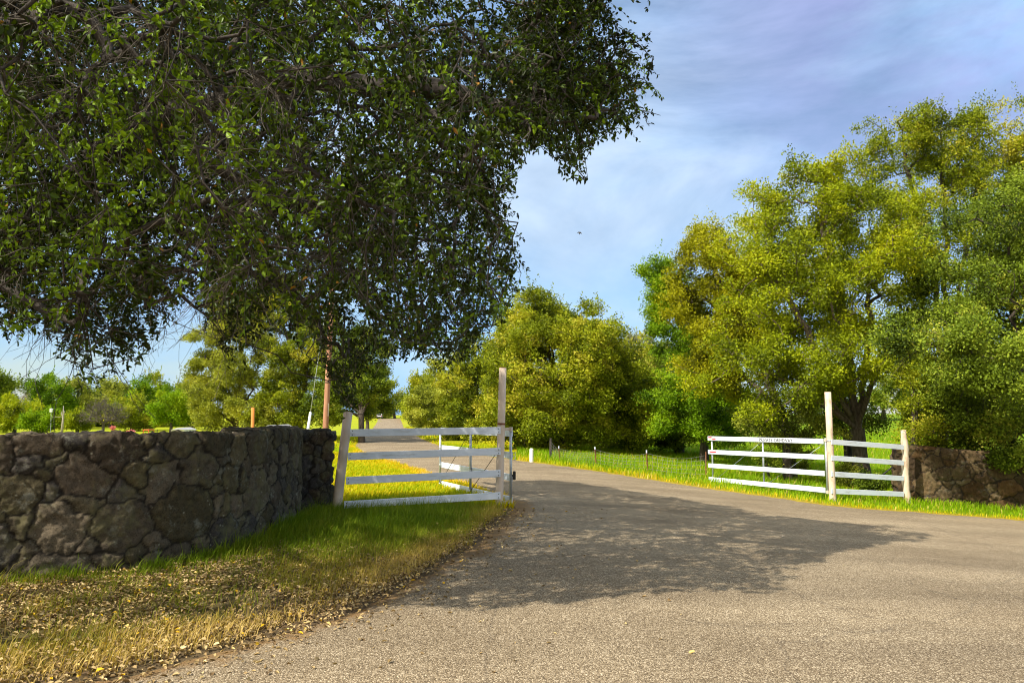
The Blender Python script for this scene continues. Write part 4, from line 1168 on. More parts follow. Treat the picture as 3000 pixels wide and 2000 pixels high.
for i, (u, v, Y, ru, rv, mt, tb, lb, nm) in enumerate([
        (40, 1200, 115, 62, 48, 'lime_leaf', .1, 'distant yellow green tree at the left edge over the wall', 'field_tree'),
        (150, 1160, 140, 52, 55, 'bright_leaf', -.15, 'tall distant green tree behind the white nest box', 'field_tree'),
        (5, 1150, 150, 30, 50, 'dark_leaf', 0, 'grey green distant tree cut by the left edge', 'field_tree'),
        (215, 1185, 150, 42, 55, 'olive_leaf', .1, 'soft olive distant tree behind the pale dead trunk', 'field_tree'),
        (120, 1232, 108, 65, 24, 'bright_leaf', 0, 'low bright bushy tree left of the pale dead trunk', 'field_tree'),
        (225, 1235, 108, 50, 22, 'lime_leaf', -.1, 'low yellowish bushy tree right of the pale dead trunk', 'field_tree'),
        (385, 1195, 125, 60, 55, 'live_leaf', .1, 'mid green distant tree above the orange tractor', 'field_tree'),
        (440, 1165, 135, 55, 55, 'bright_leaf', -.15, 'tall green distant tree left of the lime green tree', 'field_tree'),
        (565, 1180, 140, 55, 60, 'olive_leaf', 0, 'dull green distant tree between lime tree and broad oak', 'field_tree'),
        (320, 1175, 160, 50, 60, 'olive_leaf', 0, 'hazy olive distant tree behind the bare grey tree', 'field_tree')]):
    k = Y / 100
    tree(nm, lb, gbase(u, Y), [PB(u, v, Y, ru, rv), PB(u + ru * .4, v + rv * .4, Y, ru * .6, rv * .6), PB(u - ru * .4, v + rv * .35, Y, ru * .6, rv * .6)], 330, 46, .25 * k, mt, 140 + i, .2 * k, 1.6, GF, clump=.62 * k, tint_b=tb, sprig=.08)

FB = [('dark_leaf', 'dim tall tree in the far row left of the nest box'), ('olive_leaf', 'dull olive tree in the far row behind the nest box'), ('live_leaf', 'yellowish tree in the far row right of the pale dead trunk'), ('dark_leaf', 'dim tree in the far row behind the bare grey tree'), ('olive_leaf', 'dull olive tree in the far row above the pink bushes'), ('dark_leaf', 'dim tree in the far row behind the orange tractor'), ('live_leaf', 'yellowish tree in the far row just left of the lime green tree'), ('dark_leaf', 'dim tree in the far row between lime green tree and broad olive oak')]
for i, (mt, lb) in enumerate(FB):
    u = 30 + i * 74; Y = 165 + 9 * (i % 3); hv = (0, 18, -12, 10, -6, 14, -16, 4)[i]
    tree('far_row_tree', lb, gbase(u, Y), [PB(u, 1178 + hv, Y, 52, 56), PB(u - 30, 1215 + hv * .5, Y, 44, 36), PB(u + 32, 1212 + hv * .5, Y, 46, 38), PB(u, 1245, Y, 60, 22)], 330, 44, .42, mt, 240 + i, .35, 2.0, 'continuous far row of trees beyond the left field', clump=1.05, sprig=.06)

def bare_tree(name, label, base, h, spread, seed, mat, group=None, n=110, rad=.016):
    rng = np.random.default_rng(seed); base = np.array(base, float); base[2] = float(ground(base[0], base[1]))
    r = empty(name, base, label, 'tree', group)
    top = base + np.array([0, 0, h * .35])
    nodes = path_nodes([base - np.array([0, 0, .2]), top], .3); par = list(range(-1, len(nodes) - 1))
    d = unit(rng.normal(size=(n, 3))); d[:, 2] = np.abs(d[:, 2])
    tips = base + np.array([0, 0, h * .38]) + d * np.array([spread, spread, h * .62]) * rng.uniform(.5, 1, (n, 1))
    X, P, ids = skeleton(np.array(nodes), np.array(par), tips, rng, .6, .1)
    V, Q = limb_mesh(X, P, limb_radii(P, ids, rad, .4, h * .05)); np_mesh('trunk', V, Q, None, mat, r)
    bare_twigs(r, tips, rng, h * .16, 3, mat, droop=.1, rad=rad * .8, n=4)
    return r
bare_tree('bare_tree', 'leafless brownish grey tree among the distant field trees', gbase(300, 100), 5.0, 3.2, 160, M['twig'], n=260, rad=.02)
bare_tree('bare_tree', 'leafless whitish tree behind the distant yellow green tree', gbase(75, 160), 7.5, 3.0, 161, M['pale_bark'], rad=.03)
def snag():
    b = np.array(gbase(178, 92)); b[2] = float(ground(b[0], b[1])); k = 92 / FPX
    m = MB(); m.tube([b - np.array([0, 0, .2]), b + np.array([.1, 0, 1.9]), b + np.array([.12, 0, 2.9]), b + np.array([.05, 0, 3.9])], [.17, .13, .09, .03], 8, jit=.2)
    m.tube([b + np.array([.11, 0, 2.4]), b + np.array([-.15, 0, 2.9]), b + np.array([-.2, .1, 3.2])], [.07, .05, .015], 6)
    m.tube([b + np.array([.12, 0, 2.8]), b + np.array([.3, 0, 3.3])], [.05, .015], 6)
    m.tube([b + np.array([.10, 0, 2.5]), b + np.array([-.9, 0, 2.55]), b + np.array([-1.3, 0, 2.5])], [.03, .03, .01], 6)
    o = m.build('dead_tree', M['pale_bark'], None, True); tag(o, 'pale dead trunk with broken limbs standing in the far field', 'tree')
snag()
for u, Y, lb in ((163 + 165, 72, 'pink flowering bush left of the orange tractor'), (385, 74, 'pale pink flowering bush next to the orange tractor')):
    tree('flower_bush', lb, gbase(u, Y), [PB(u, 1264, Y, 10 if u < 350 else 13, 15 if u < 350 else 10), PB(u, 1285, Y, 14, 14)], 60, 40, .12, 'pink_bloom', 170 + u, .05, .3, 'pink bushes in the far yard', cat='bush', clump=.2, sprig=0)
# low shrubs in the meadow edge
GS = 'low shrubs under the right trees'
for i, (u, Y, v, ru, rv, mt, lb) in enumerate([(2545, 19.6, 1425, 42, 26, 'dark_leaf', 'low leafy shrub at the foot of the short white fence'),
                                                (2480, 21, 1405, 40, 40, 'olive_leaf', 'loose shrub behind the peeling hinge post'),
                                                (2250, 22, 1345, 26, 30, 'dark_leaf', 'small shrub seen between the lettered gate boards'),
                                                (2330, 23, 1340, 35, 40, 'olive_leaf', 'shoots around the young oak behind the lettered gate'),
                                                (1575, 33.5, 1320, 60, 30, 'dark_leaf', 'dark scrub at the foot of the broad rounded oak'),
                                                (1420, 45, 1270, 90, 32, 'dark_leaf', 'dark scrub along the driveway behind the open gate'),
                                                (1880, 37, 1290, 150, 26, 'dark_leaf', 'long dark scrub behind the sagging wire fence')]):
    tree('shrub', lb, gbase(u, Y), [PB(u, v, Y, ru, rv, ru * .7)], 90 if i < 4 else 200, 40, .07 if i < 4 else .12, mt, 180 + i, .03, .2, GS, cat='shrub', clump=.18 if i < 4 else .3, sprig=.1, minr=.004)

# ------------------------------------------------------------------ THE BIG OVERHANGING OAK
OAK_VIEW = [(-400, -900), (-400, 900), (0, 985), (60, 1010), (120, 960), (170, 1040), (230, 1140), (290, 1180), (350, 1110), (420, 1040), (480, 960), (540, 925), (590, 940), (640, 1030), (700, 1110), (760, 1000),
            (850, 985), (930, 1080), (990, 1170), (1020, 1225), (1050, 1180), (1110, 1085), (1190, 1075), (1250, 1050), (1300, 1090), (1350, 1075), (1390, 1060), (1385, 1010), (1430, 1000), (1420, 960), (1480, 960), (1475, 905), (1515, 900), (1520, 860), (1480, 835), (1545, 805), (1570, 775), (1525, 745), (1540, 705), (1485, 675), (1478, 630),
            (1540, 620), (1512, 585), (1532, 555), (1495, 515), (1520, 470), (1488, 440), (1545, 450), (1605, 430), (1640, 500), (1700, 535), (1725, 530), (1690, 470), (1740, 420), (1830, 410), (1920, 395), (1950, 330), (1950, 250), (1930, 180), (1920, 90), (1880, 20), (1850, -80), (1900, -500), (1700, -900)]
SHADE = [gp2(*p) for p in ((-250, 1985), (0, 1925), (350, 1852), (700, 1795), (960, 1798), (1200, 1772), (1500, 1765), (1850, 1755), (2200, 1705), (2450, 1640), (2650, 1596), (2745, 1572), (2620, 1544), (2440, 1530), (2250, 1512), (2050, 1476), (1900, 1447), (1760, 1424), (1640, 1411), (1480, 1412), (1300, 1448), (1000, 1466))] + [(-4, 14.2), (-10, 15.6), (-18, 16), (-20, 10), (-19, 4.2), (-10, 3.6), (-6.5, 3.9)]

OAK_CORE = [(-400, -900), (-400, 800), (0, 940), (60, 965), (140, 930), (230, 1075), (300, 1100), (370, 1010), (470, 880), (560, 850), (640, 920), (720, 930), (800, 820), (870, 800), (960, 770), (1030, 830), (1100, 950), (1200, 1000), (1300, 1020), (1390, 990),
            (1440, 930), (1500, 800), (1490, 700), (1450, 600), (1470, 480), (1560, 380), (1700, 360), (1850, 330), (1880, 200), (1840, 60), (1800, -100), (1800, -900)]

def oak_ok(P, jit=0.0, rng=None):
    u, v = project(P)
    if rng is not None: u = u + rng.normal(0, jit, len(u)); v = v + rng.normal(0, jit, len(v))
    front = P[:, 1] > .4
    infr = front & (u > -60) & (u < 3060) & (v > -60) & (v < 2060)
    okv = np.where(infr, in_poly(u, v, OAK_VIEW), True)
    sx = P[:, 0] + P[:, 2] / TE * SUN_AZ[0]; sy = P[:, 1] + P[:, 2] / TE * SUN_AZ[1]
    q_ = np.stack([sx, sy], 1) * .9; q2 = np.stack([sx, sy], 1) * 2.6
    sx = sx + (fbm(q_, 2, 91) - .5) * .9 + (fbm(q2, 2, 93) - .5) * .6; sy = sy + (fbm(q_ + 40, 2, 92) - .5) * .9 + (fbm(q2 + 40, 2, 94) - .5) * .6
    oks = in_poly(sx, sy, SHADE)
    return okv & oks, infr

def big_oak():
    rng = np.random.default_rng(77)
    base = np.array([-8.25, 10.9, 0.0]); base[2] = float(ground(base[0], base[1]))
    r = empty('oak_tree', base, 'big dark live oak overhanging the curved wall and the driveway entrance', 'tree')
    # candidate shoots through the crown
    n = 260000
    P = rng.uniform([-15, 2.2, 1.25], [3.2, 16.5, 10.2], (n, 3))
    rel = P - np.array([-7.0, 9.8, 0]); rr = np.hypot(rel[:, 0] / 10.5, rel[:, 1] / 8.6)
    ztop = 3.4 + 6.6 * np.sqrt(np.clip(1 - rr ** 2, 0, 1)); zbot = 1.25 + 1.2 * (1 - sstep(.12, .45, rr))
    ok = (rr < 1) & (P[:, 2] < ztop) & (P[:, 2] > zbot)
    dist = np.linalg.norm(P - np.array([0, 0, CAMZ]), axis=1)
    ok &= dist > 3.0
    P = P[ok]
    o1, infr = oak_ok(P)
    P, infr = P[o1], infr[o1]
    # open pockets inside the crown
    pk = fbm(P * .55, 3, 41)
    uu, vv = project(P)
    keep = (pk > .40) & (~infr | in_poly(uu, vv, OAK_CORE) | (rng.random(len(P)) < .22))
    P, infr = P[keep], infr[keep]
    uv = np.stack(project(P), 1)
    ii = np.where(infr)[0]
    # thin places of the crown keep all their shoots, thick ones are thinned
    cell = (np.clip(uv[ii, 0], -60, 3060) // 60).astype(int) * 1000 + (np.clip(uv[ii, 1], -60, 2060) // 60).astype(int)
    uq, inv, cn = np.unique(cell, return_inverse=True, return_counts=True)
    wgt = np.minimum(1, (np.maximum(cn[inv], 22) / 30.0) ** -.75)
    low = (uv[ii, 1] > 860) & (uv[ii, 0] < 700) & in_poly(uv[ii, 0], uv[ii, 1], OAK_CORE)
    ii = ii[np.argsort(-(rng.random(len(ii)) ** (1 / (wgt * np.where(low, .55, 1)))))]
    tipz = ii[(uv[ii, 0] > 1530) & (uv[ii, 1] < 600)]
    k_in = np.unique(np.concatenate([ii[:4100], tipz[:520]]))
    print('tip shoots', len(tipz)); k_out = np.where(~infr)[0]
    sxy = P[k_out][:, :2] + (P[k_out][:, 2] / TE)[:, None] * SUN_AZ
    cell = np.floor(sxy[:, 0] / .8).astype(int) * 1000 + np.floor(sxy[:, 1] / .8).astype(int)
    uq, inv, cn = np.unique(cell, return_inverse=True, return_counts=True)
    k_out = k_out[np.argsort(-(rng.random(len(k_out)) ** (cn[inv] / 60.0) ** .85))][:2300]
    tips = np.concatenate([P[k_in], P[k_out]]); inner = np.concatenate([np.ones(len(k_in), bool), np.zeros(len(k_out), bool)])
    print('oak candidates', infr.sum(), (~infr).sum())
    # limbs
    def limb(pts, prev, nodes, par):
        for q in path_nodes(pts, .22)[1:]: nodes.append(q + rng.normal(0, .025, 3)); par.append(prev); prev = len(nodes) - 1
        return prev
    nodes = path_nodes([base - np.array([0, 0, .3]), base + np.array([.1, -.1, 1.4]), base + np.array([.05, -.3, 2.7])], .25); par = list(range(-1, len(nodes) - 1)); t = len(nodes) - 1
    T = nodes[t]
    a = limb([T, (-6.2, 9.2, 4.0), (-4.2, 8.0, 4.8), (-2.2, 7.4, 5.1), (-.4, 7.2, 4.8), (.8, 7.1, 4.5)], t, nodes, par)
    limb([(-4.2, 8.0, 4.8), (-2.6, 8.8, 4.1), (-1.2, 9.6, 3.4)], min(range(len(nodes)), key=lambda i: np.linalg.norm(nodes[i] - np.array([-4.2, 8.0, 4.8]))), nodes, par)
    limb([T, (-6.6, 8.2, 4.4), (-4.9, 6.4, 4.9), (-3.3, 5.2, 4.6)], t, nodes, par)
    limb([T, (-7.0, 8.2, 3.6), (-5.6, 7.2, 3.2), (-4.3, 6.9, 2.5)], t, nodes, par)
    limb([T, (-6.6, 10.2, 4.4), (-4.8, 10.4, 4.2), (-3.0, 10.6, 3.2)], t, nodes, par)
    limb([T, (-7.8, 10.0, 5.5), (-7.0, 9.6, 7.5), (-5.0, 9.0, 8.3)], t, nodes, par)
    limb([T, (-9.5, 9.2, 4.5), (-11.5, 8.2, 5.5)], t, nodes, par)
    limb([T, (-8.6, 11.6, 4.6), (-9.4, 13, 5.6)], t, nodes, par)
    limb([(-7.0, 9.6, 7.5), (-4.0, 8.0, 6.6), (-1.5, 7.4, 6.2), (.3, 7.0, 5.6)], min(range(len(nodes)), key=lambda i: np.linalg.norm(nodes[i] - np.array([-7.0, 9.6, 7.5]))), nodes, par)
    X, PR, ids = skeleton(np.array(nodes), np.array(par), tips, rng, .32, .035, .10)
    rad = limb_radii(PR, ids, .0040, .49, .30)
    rad[:t + 1] = .27 + .23 * np.linspace(1, 0, t + 1) ** 1.3; rad[0] = .62; rad[1] = .54
    V, Q = limb_mesh(X, PR, rad)
    np_mesh('trunk', V, Q, None, M['oak_bark'], r, smooth=True)
    # leafy twigs
    nt = np.where(inner, rng.poisson(3.4, len(tips)), rng.poisson(3.2, len(tips))).clip(2)
    ti = np.repeat(np.arange(len(tips)), nt); n = len(ti)
    out = unit(X[ids[ti]] - X[PR[ids[ti]]])
    D = unit(out * .7 + rng.normal(0, .75, (n, 3)) + np.array([0, 0, -.22]))
    L = rng.uniform(.16, .46, n)
    p0 = tips[ti]; sag = np.array([0, 0, -1.0])
    K = 3
    pts = [p0]
    for k in range(1, K + 1):
        f = k / K; pts.append(p0 + D * (L * f)[:, None] + sag * (L * .30 * f * f)[:, None] + rng.normal(0, .012, (n, 3)))
    keep, inf2 = oak_ok(pts[-1], 14, rng)
    keep &= ~((np.linalg.norm(pts[-1] - np.array([0, 0, CAMZ]), axis=1) < 2.6))
    ti, D, L = ti[keep], D[keep], L[keep]; pts = [p[keep] for p in pts]; n = len(ti); inf2 = inf2[keep]
    parts = [edge_tubes(pts[k], pts[k + 1], np.full(n, .0028 - .0006 * k), np.full(n, .0022 - .0006 * k), 3) for k in range(K)]
    V, Q = merge(parts)
    np_mesh('twigs', V, Q, None, M['twig'], r)
    nl = np.where(inf2, rng.poisson(13.8, n), rng.poisson(8, n)).clip(3)
    li = np.repeat(np.arange(n), nl); m = len(li)
    f = .18 + .82 * rng.random(m) ** .8
    fk = np.minimum((f * K).astype(int), K - 1); ff = f * K - fk
    PT = np.stack(pts, 1)
    pos = PT[li, fk] * (1 - ff)[:, None] + PT[li, fk + 1] * ff[:, None]
    tw = unit(PT[li, fk + 1] - PT[li, fk])
    dl = unit(tw * .55 + rng.normal(0, .62, (m, 3)))
    NR = unit(rng.normal(0, .7, (m, 3)) + np.array([0, 0, .8]))
    big = np.where(inf2[li], 1.0, 1.7)
    Ls = rng.uniform(.033, .067, m) * big; Ws = Ls * rng.uniform(.42, .58, m)
    V, Q = leaves6(pos + dl * .004, dl, NR, Ls, Ws)
    ct = rng.normal(0, .16, len(tips))
    zone = .5 * (fbm(tips * .8, 2, 55) - .5)
    sunny = np.zeros(m)  # sun patches painted into the leaf tint around a few spots
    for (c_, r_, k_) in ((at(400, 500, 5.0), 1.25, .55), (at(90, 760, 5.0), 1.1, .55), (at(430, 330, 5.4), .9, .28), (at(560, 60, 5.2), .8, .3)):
        sunny = np.maximum(sunny, k_ * np.exp(-(np.linalg.norm(pos - c_, axis=1) / r_) ** 2))
    tint = np.clip(.46 + sunny + ct[ti[li]] + zone[ti[li]] + rng.normal(0, .16, m), 0, .96)
    tint = np.where(rng.random(m) < .004, 1.0, tint)
    print('oak leaves', m)
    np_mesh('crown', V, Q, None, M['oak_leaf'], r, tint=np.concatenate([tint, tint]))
    # grey leafless sprays hanging under the crown
    cand = X[rng.permutation(len(X))]
    u, v = project(cand); dd = np.linalg.norm(cand - np.array([0, 0, CAMZ]), axis=1)
    zone1 = ((u > 600) & (u < 1060) & (v > 180) & (v < 800) & (dd < 8.2)); zone2 = ((u > 0) & (u < 700) & (v > 650) & (v < 1020)); zone3 = (u > 0) & (u < 600) & (v > -50) & (v < 300) & (dd < 6.5)
    zone4 = (u > 0) & (u < 1000) & (v > 860) & (v < 1010) & (dd < 12) & (dd > 6)
    st = np.concatenate([cand[zone1][:46], cand[zone2 & (v < 900)][:30], cand[zone3][:16]])
    bare_twigs(r, st, rng, .85, 7, M['twig'], droop=.5, rad=.0042, n=8)
    bare_twigs(r, cand[zone4][:34], rng, .7, 4, M['oak_bark'], droop=.35, rad=.0035, n=7)  # darker bark on the low twigs paints in their backlit shade
big_oak()

# ------------------------------------------------------------------ GRASS AND LITTER
WALL_FOOT = [(-9, 6.2), (-6.4, 6.6), A0, A1, A2, A3, A4]
def blades(name, P, H, W, lean, tint, mat, label, rng, cat='grass'):
    n = len(P)
    az = rng.uniform(0, 2 * PI, n); d = np.stack([np.cos(az), np.sin(az), np.zeros(n)], 1)
    s = np.stack([-np.sin(az + rng.normal(0, .5, n)), np.cos(az), np.zeros(n)], 1); s = unit(s)
    lean = lean + np.zeros(n)
    wind = np.array([.35, .1, 0])
    dd = unit(d + wind) * (H * lean)[:, None]
    up = np.array([0, 0, 1.0])
    b0 = P - s * W[:, None] / 2; b1 = P + s * W[:, None] / 2
    m = P + up * (H * .55)[:, None] + dd * .35
    m0 = m - s * W[:, None] * .38; m1 = m + s * W[:, None] * .38
    t = P + up * (H * (1 - .25 * lean))[:, None] + dd
    V = np.stack([b0, b1, m1, m0, t], 1).reshape(-1, 3); o = (np.arange(n) * 5)[:, None]
    q = np.array([[0, 1, 2, 3]]) + o; tr = np.array([[3, 2, 4]]) + o
    ob = np_mesh(name, V, q, tr, mat, tint=np.concatenate([tint, tint]))
    tag(ob, label, cat, kind='stuff'); return ob

def scatter(n, x0, x1, y0, y1, rng):
    P = rng.uniform([x0, y0], [x1, y1], (n, 2)); return P[:, 0], P[:, 1]

def grass_all():
    rng = np.random.default_rng(5)
    paved = lambda x, y: in_poly(x, y, PAVE_R)
    # --- verge in front of the left wall
    x, y = scatter(330000, -9, .3, 3.0, 13.0, rng)
    ok = ~paved(x, y)
    wallside = in_poly(x, y, [tuple(p) for p in WALL_FOOT] + [(A4[0] - .1, 12.1), (-2.75, 12.3), (-2.6, 13.2), (.3, 13.2), (.3, 3), (-9, 3)])
    x, y = x[ok & wallside], y[ok & wallside]
    de = poly_dist(x, y, LEFT_EDGE); dw = poly_dist(x, y, [tuple(p) for p in WALL_FOOT])
    nz = fbm(np.stack([x * 1.1, y * 1.1], 1), 3, 61)
    lush = sstep(7.6, 10.2, y + .5 * (nz - .5)) 
    dens = .05 + .85 * lush + .42 * sstep(.50, .64, nz) + (.03 + .37 * sstep(6.5, 9, y)) * (1 - sstep(.0, .3, np.abs(de - .35)))
    tuft = (1 - sstep(.08, .55, dw)) * sstep(.42, .60, fbm(np.stack([x * 1.7, y * 1.7], 1), 2, 66))
    tuft = tuft * sstep(-5.0, -4.3, x); dens += .8 * tuft + .16 * sstep(.5, .8, vnoise(np.stack([x * 4, y * 4], 1), 67))
    dens *= sstep(.02, .25, de + .2 * (nz - .4))
    k = rng.random(len(x)) < np.clip(dens, 0, 1); x, y, nz, de, dw, lush, tuft = x[k], y[k], nz[k], de[k], dw[k], lush[k], tuft[k]
    n = len(x); print('verge', n)
    H = (.05 + .08 * rng.random(n) + .15 * lush * rng.random(n) * sstep(.3, 1.2, de) + .10 * (1 - sstep(.1, .5, dw)) * rng.random(n)) * np.where(rng.random(n) < .05, 1.7, 1)
    tint = .28 + .40 * (1 - sstep(.05, .9, de)) * .9 + .22 * (nz - .5) * 2 + rng.normal(0, .13, n) - .04 * lush * sstep(.5, 1.5, de) + .20 * (1 - lush) + .10 * (1 - sstep(5.5, 7.5, y)) - .34 * tuft + .22 * (fbm(np.stack([x * 3, y * 3], 1), 2, 68) - .5)
    blades('grass', np.stack([x, y, ground(x, y)], 1), H, rng.uniform(.004, .008, n), rng.uniform(.25, .9, n), np.clip(tint, 0, 1), M['grass'], 'shaded patchy grass on the bank before the dark wall', rng)
    # --- lawn behind the left fence
    x, y = scatter(150000, -9, .2, 12.7, 40, rng); ok = ~paved(x, y) & (rng.random(len(x)) < np.clip(1.6 - y / 28, .25, 1)); x, y = x[ok], y[ok]; n = len(x)
    de = poly_dist(x, y, LEFT_EDGE); nz = fbm(np.stack([x * .5, y * .5], 1), 3, 63)
    tint = .58 + .3 * (nz - .5) * 2 + .16 * (1 - sstep(0, .7, de)) + rng.normal(0, .09, n)
    blades('lawn_grass', np.stack([x, y, ground(x, y)], 1), rng.uniform(.05, .13, n) + .1 * (y < 14.5) * rng.random(n), rng.uniform(.012, .022, n), rng.uniform(.3, .9, n), np.clip(tint, 0, 1), M['meadow'], 'yellow sunlit lawn behind the shaded fence', rng)
    # --- meadow on the right
    x, y = scatter(300000, .2, 26, 13.5, 48, rng); ok = ~paved(x, y) & (y > 14); x, y = x[ok], y[ok]
    de = poly_dist(x, y, RIGHT_EDGE)
    k = rng.random(len(x)) < np.clip(1.7 - y / 30, .3, 1) * np.where(de < 1.2, 1, .85); x, y, de = x[k], y[k], de[k]; n = len(x); print('meadow', n)
    nz = fbm(np.stack([x * .4, y * .4], 1), 3, 65)
    edge = (1 - sstep(.05, .85, de + .5 * (nz - .5)))
    H = rng.uniform(.12, .30, n) * (1 - .35 * edge) * np.where(x > 8.6, .75, 1) * np.where((x > 4) & (de < 1.5) & (y < 24), .55, 1)
    tint = .34 + .50 * edge * (.5 + nz) * rng.random(n) ** .6 + .2 * (nz - .5) * 2 + rng.normal(0, .10, n); tint = np.where(rng.random(n) < .05, .95, tint)
    blades('meadow_grass', np.stack([x, y, ground(x, y)], 1), H, rng.uniform(.006, .013, n) * (1 + y / 45), rng.uniform(.2, .8, n), np.clip(tint, 0, 1), M['meadow'], 'bright green meadow grass with golden fringe along the driveway', rng)
    # --- grass on the verge beyond, left of the driveway far along
    x, y = scatter(26000, -22, -4, 40, 120, rng); ok = ~paved(x, y); x, y = x[ok], y[ok]; n = len(x)
    tint = .6 + rng.normal(0, .12, n)
    blades('far_grass', np.stack([x, y, ground(x, y)], 1), rng.uniform(.08, .2, n), rng.uniform(.04, .08, n), rng.uniform(.2, .8, n), np.clip(tint, 0, 1), M['meadow'], 'far sunlit grass along the driveway', rng)
    # --- seed heads standing before the fence and along the wall
    # --- fallen leaves
    x, y = scatter(130000, -7.5, 1.6, 3.4, 13.0, rng)
    de = poly_dist(x, y, LEFT_EDGE); pv = paved(x, y)
    side = in_poly(x, y, [tuple(p) for p in WALL_FOOT] + [(A4[0] - .1, 12.1), (3, 13.2), (3, 3), (-9, 3)])
    nz = fbm(np.stack([x * 1.3, y * 1.3], 1), 3, 71)
    dens = np.where(pv, (.34 + .3 * (1 - sstep(5.5, 8, y))) * np.exp(-de / .20) + .012 * np.exp(-de / 1.3), (.30 + .70 * sstep(.32, .52, nz)) * (1 - .8 * sstep(8.0, 10.5, y)) + 1.0 * np.exp(-((de - .10) / .26) ** 2) * (1 - sstep(9, 12, y)))
    k = side & (rng.random(len(x)) < dens); x, y, pv = x[k], y[k], pv[k]; n = len(x); print('litter', n)
    P = np.stack([x, y, ground(x, y) + np.where(pv, .022, .018) + rng.uniform(0, .03, n) * ~pv], 1)
    az = rng.uniform(0, 2 * PI, n); D = unit(np.stack([np.cos(az), np.sin(az), rng.normal(0, .25, n)], 1)); NR = unit(rng.normal(0, .38, (n, 3)) + np.array([0, 0, 1]))
    L = rng.uniform(.018, .050, n); V, Q = leaves6(P, D, NR, L, L * rng.uniform(.42, .62, n), .3, .25)
    t = np.clip(rng.normal(.44, .27, n), 0, .96); t = np.where(rng.random(n) < .02, 1, t)
    o = np_mesh('fallen_leaves', V, Q, None, M['litter'], tint=np.concatenate([t, t])); tag(o, 'dry tan oak leaves littering the bank and pavement edge', 'leaves', kind='stuff')
grass_all()

# ------------------------------------------------------------------ LIGHT, SKY, CAMERA
w = bpy.data.worlds.new('World'); SC.world = w; w.use_nodes = True
nt = w.node_tree
for n_ in list(nt.nodes): nt.nodes.remove(n_)
wo = nt.nodes.new('ShaderNodeOutputWorld'); bg = nt.nodes.new('ShaderNodeBackground')
sky = nt.nodes.new('ShaderNodeTexSky'); sky.sky_type = 'NISHITA'; sky.sun_disc = False
sky.sun_elevation = SUN_EL; sky.sun_rotation = math.atan2(-SUN_AZ[0], -SUN_AZ[1])
sky.air_density = 1.0; sky.dust_density = .6; sky.ozone_density = 2.0
tc = nt.nodes.new('ShaderNodeTexCoord')
mp = nt.nodes.new('ShaderNodeMapping'); mp.inputs['Scale'].default_value = (1.0, 1.0, 2.2)
nt.links.new(tc.outputs['Generated'], mp.inputs[0])
def wnoise(scale, detail, dist, loc):
    m_ = nt.nodes.new('ShaderNodeMapping'); m_.inputs['Location'].default_value = loc; nt.links.new(mp.outputs[0], m_.inputs[0])
    c_ = nt.nodes.new('ShaderNodeTexNoise'); c_.inputs['Scale'].default_value = scale; c_.inputs['Detail'].default_value = detail; c_.inputs['Roughness'].default_value = .58; c_.inputs['Distortion'].default_value = dist
    nt.links.new(m_.outputs[0], c_.inputs['Vector']); return c_.outputs['Fac']
# thin veil: blue gaps, pale sheets, lilac banks
fac = ramp(nt, wnoise(2.0, 7, .5, (0, 0, 0)), [(.38, (.15, .15, .15)), (.60, (.98, .98, .98))])
veil = mixc(nt, ramp(nt, wnoise(1.6, 6, .4, (3.1, 1.7, .4)), [(.40, (0, 0, 0)), (.62, (1, 1, 1))]), (2.9, 4.9, 7.7), (4.9, 6.1, 7.6))
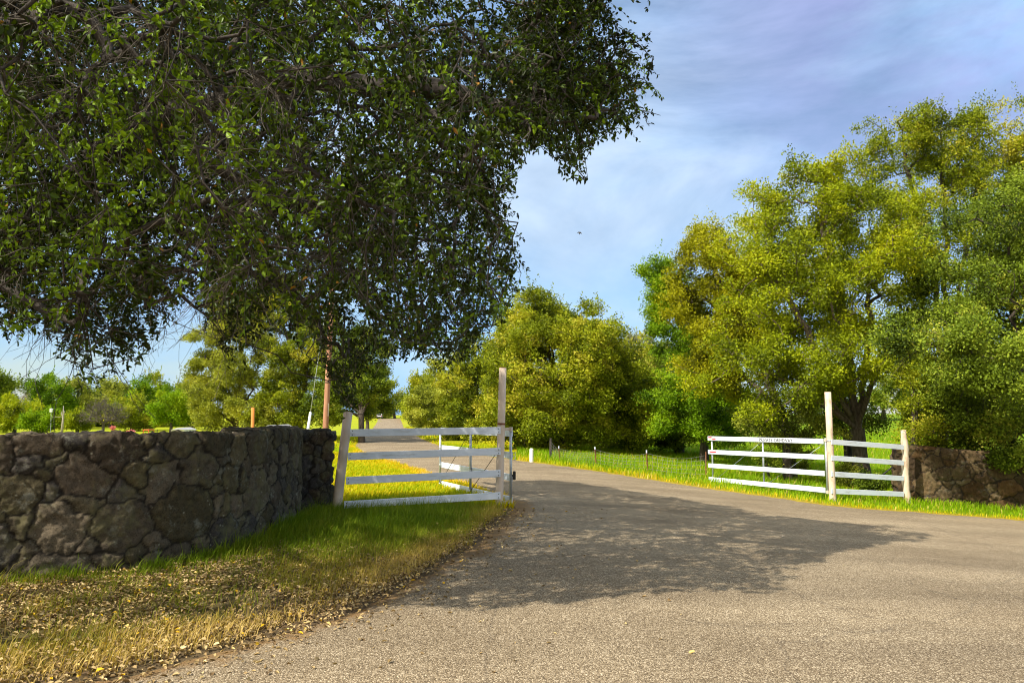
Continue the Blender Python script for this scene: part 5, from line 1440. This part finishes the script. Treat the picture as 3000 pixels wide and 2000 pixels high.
# lilac bank high on one side
dl_ = nt.nodes.new('ShaderNodeVectorMath'); dl_.operation = 'DOT_PRODUCT'; nt.links.new(tc.outputs['Generated'], dl_.inputs[0]); dl_.inputs[1].default_value = tuple(unit(np.array([.50, .75, .50])))
lil = mixc(nt, 1.0, ramp(nt, dl_.outputs['Value'], [(.925, (0, 0, 0)), (.995, (1, 1, 1))]), ramp(nt, wnoise(2.4, 6, .8, (.3, 2.2, 5.1)), [(.38, (.15, .15, .15)), (.58, (.95, .95, .95))]), 'MULTIPLY')
veil = mixc(nt, lil, veil, (3.0, 3.3, 6.0))
sz = nt.nodes.new('ShaderNodeSeparateXYZ'); nt.links.new(tc.outputs['Generated'], sz.inputs[0])
low_ = mixc(nt, 1.0, ramp(nt, sz.outputs['Z'], [(.10, (1, 1, 1)), (.24, (0, 0, 0))]), ramp(nt, wnoise(3.2, 5, .6, (1.3, .2, 2.1)), [(.42, (.1, .1, .1)), (.6, (.9, .9, .9))]), 'MULTIPLY')
veil = mixc(nt, low_, veil, (1.9, 4.3, 7.4))
cl = mixc(nt, fac, sky.outputs[0], veil)
# unseen bright fill added to the sky behind the viewer, lightening the shade
dp = nt.nodes.new('ShaderNodeVectorMath'); dp.operation = 'DOT_PRODUCT'; nt.links.new(tc.outputs['Generated'], dp.inputs[0])
dp.inputs[1].default_value = (-.50, -.72, .48)
fb = ramp(nt, dp.outputs['Value'], [(.02, (0, 0, 0)), (.75, (1, 1, 1))])
cl = mixc(nt, fb, cl, (8.9, 8.6, 8.1))
nt.links.new(cl, bg.inputs['Color']); bg.inputs['Strength'].default_value = .1
nt.links.new(bg.outputs[0], wo.inputs[0])

sd = bpy.data.lights.new('sun', 'SUN'); sd.energy = 4.7; sd.angle = R(.53); sd.color = (1, .93, .82)
so = bpy.data.objects.new('sun', sd); COL.objects.link(so)
so.rotation_euler = Vector((SUN_AZ[0] * math.cos(SUN_EL), SUN_AZ[1] * math.cos(SUN_EL), -math.sin(SUN_EL))).to_track_quat('-Z', 'Y').to_euler()

cd = bpy.data.cameras.new('camera'); cd.sensor_width = 36; cd.lens = 36 * FPX / 3000; cd.clip_end = 3000; cd.clip_start = .05
co = bpy.data.objects.new('camera', cd); COL.objects.link(co); co.location = (0, 0, CAMZ); co.rotation_euler = (PI / 2 + PITCH, 0, 0)
SC.camera = co
SC.view_settings.view_transform = 'Standard'; SC.view_settings.look = 'None'; SC.view_settings.gamma = 1; SC.view_settings.exposure = .6
SC.cycles.max_bounces = 7; SC.cycles.diffuse_bounces = 3; SC.cycles.glossy_bounces = 2; SC.cycles.transmission_bounces = 4; SC.cycles.transparent_max_bounces = 4
SC.cycles.pixel_filter_type = 'BLACKMAN_HARRIS'; SC.cycles.filter_width = 1.05
SC.cycles.caustics_reflective = False; SC.cycles.caustics_refractive = False
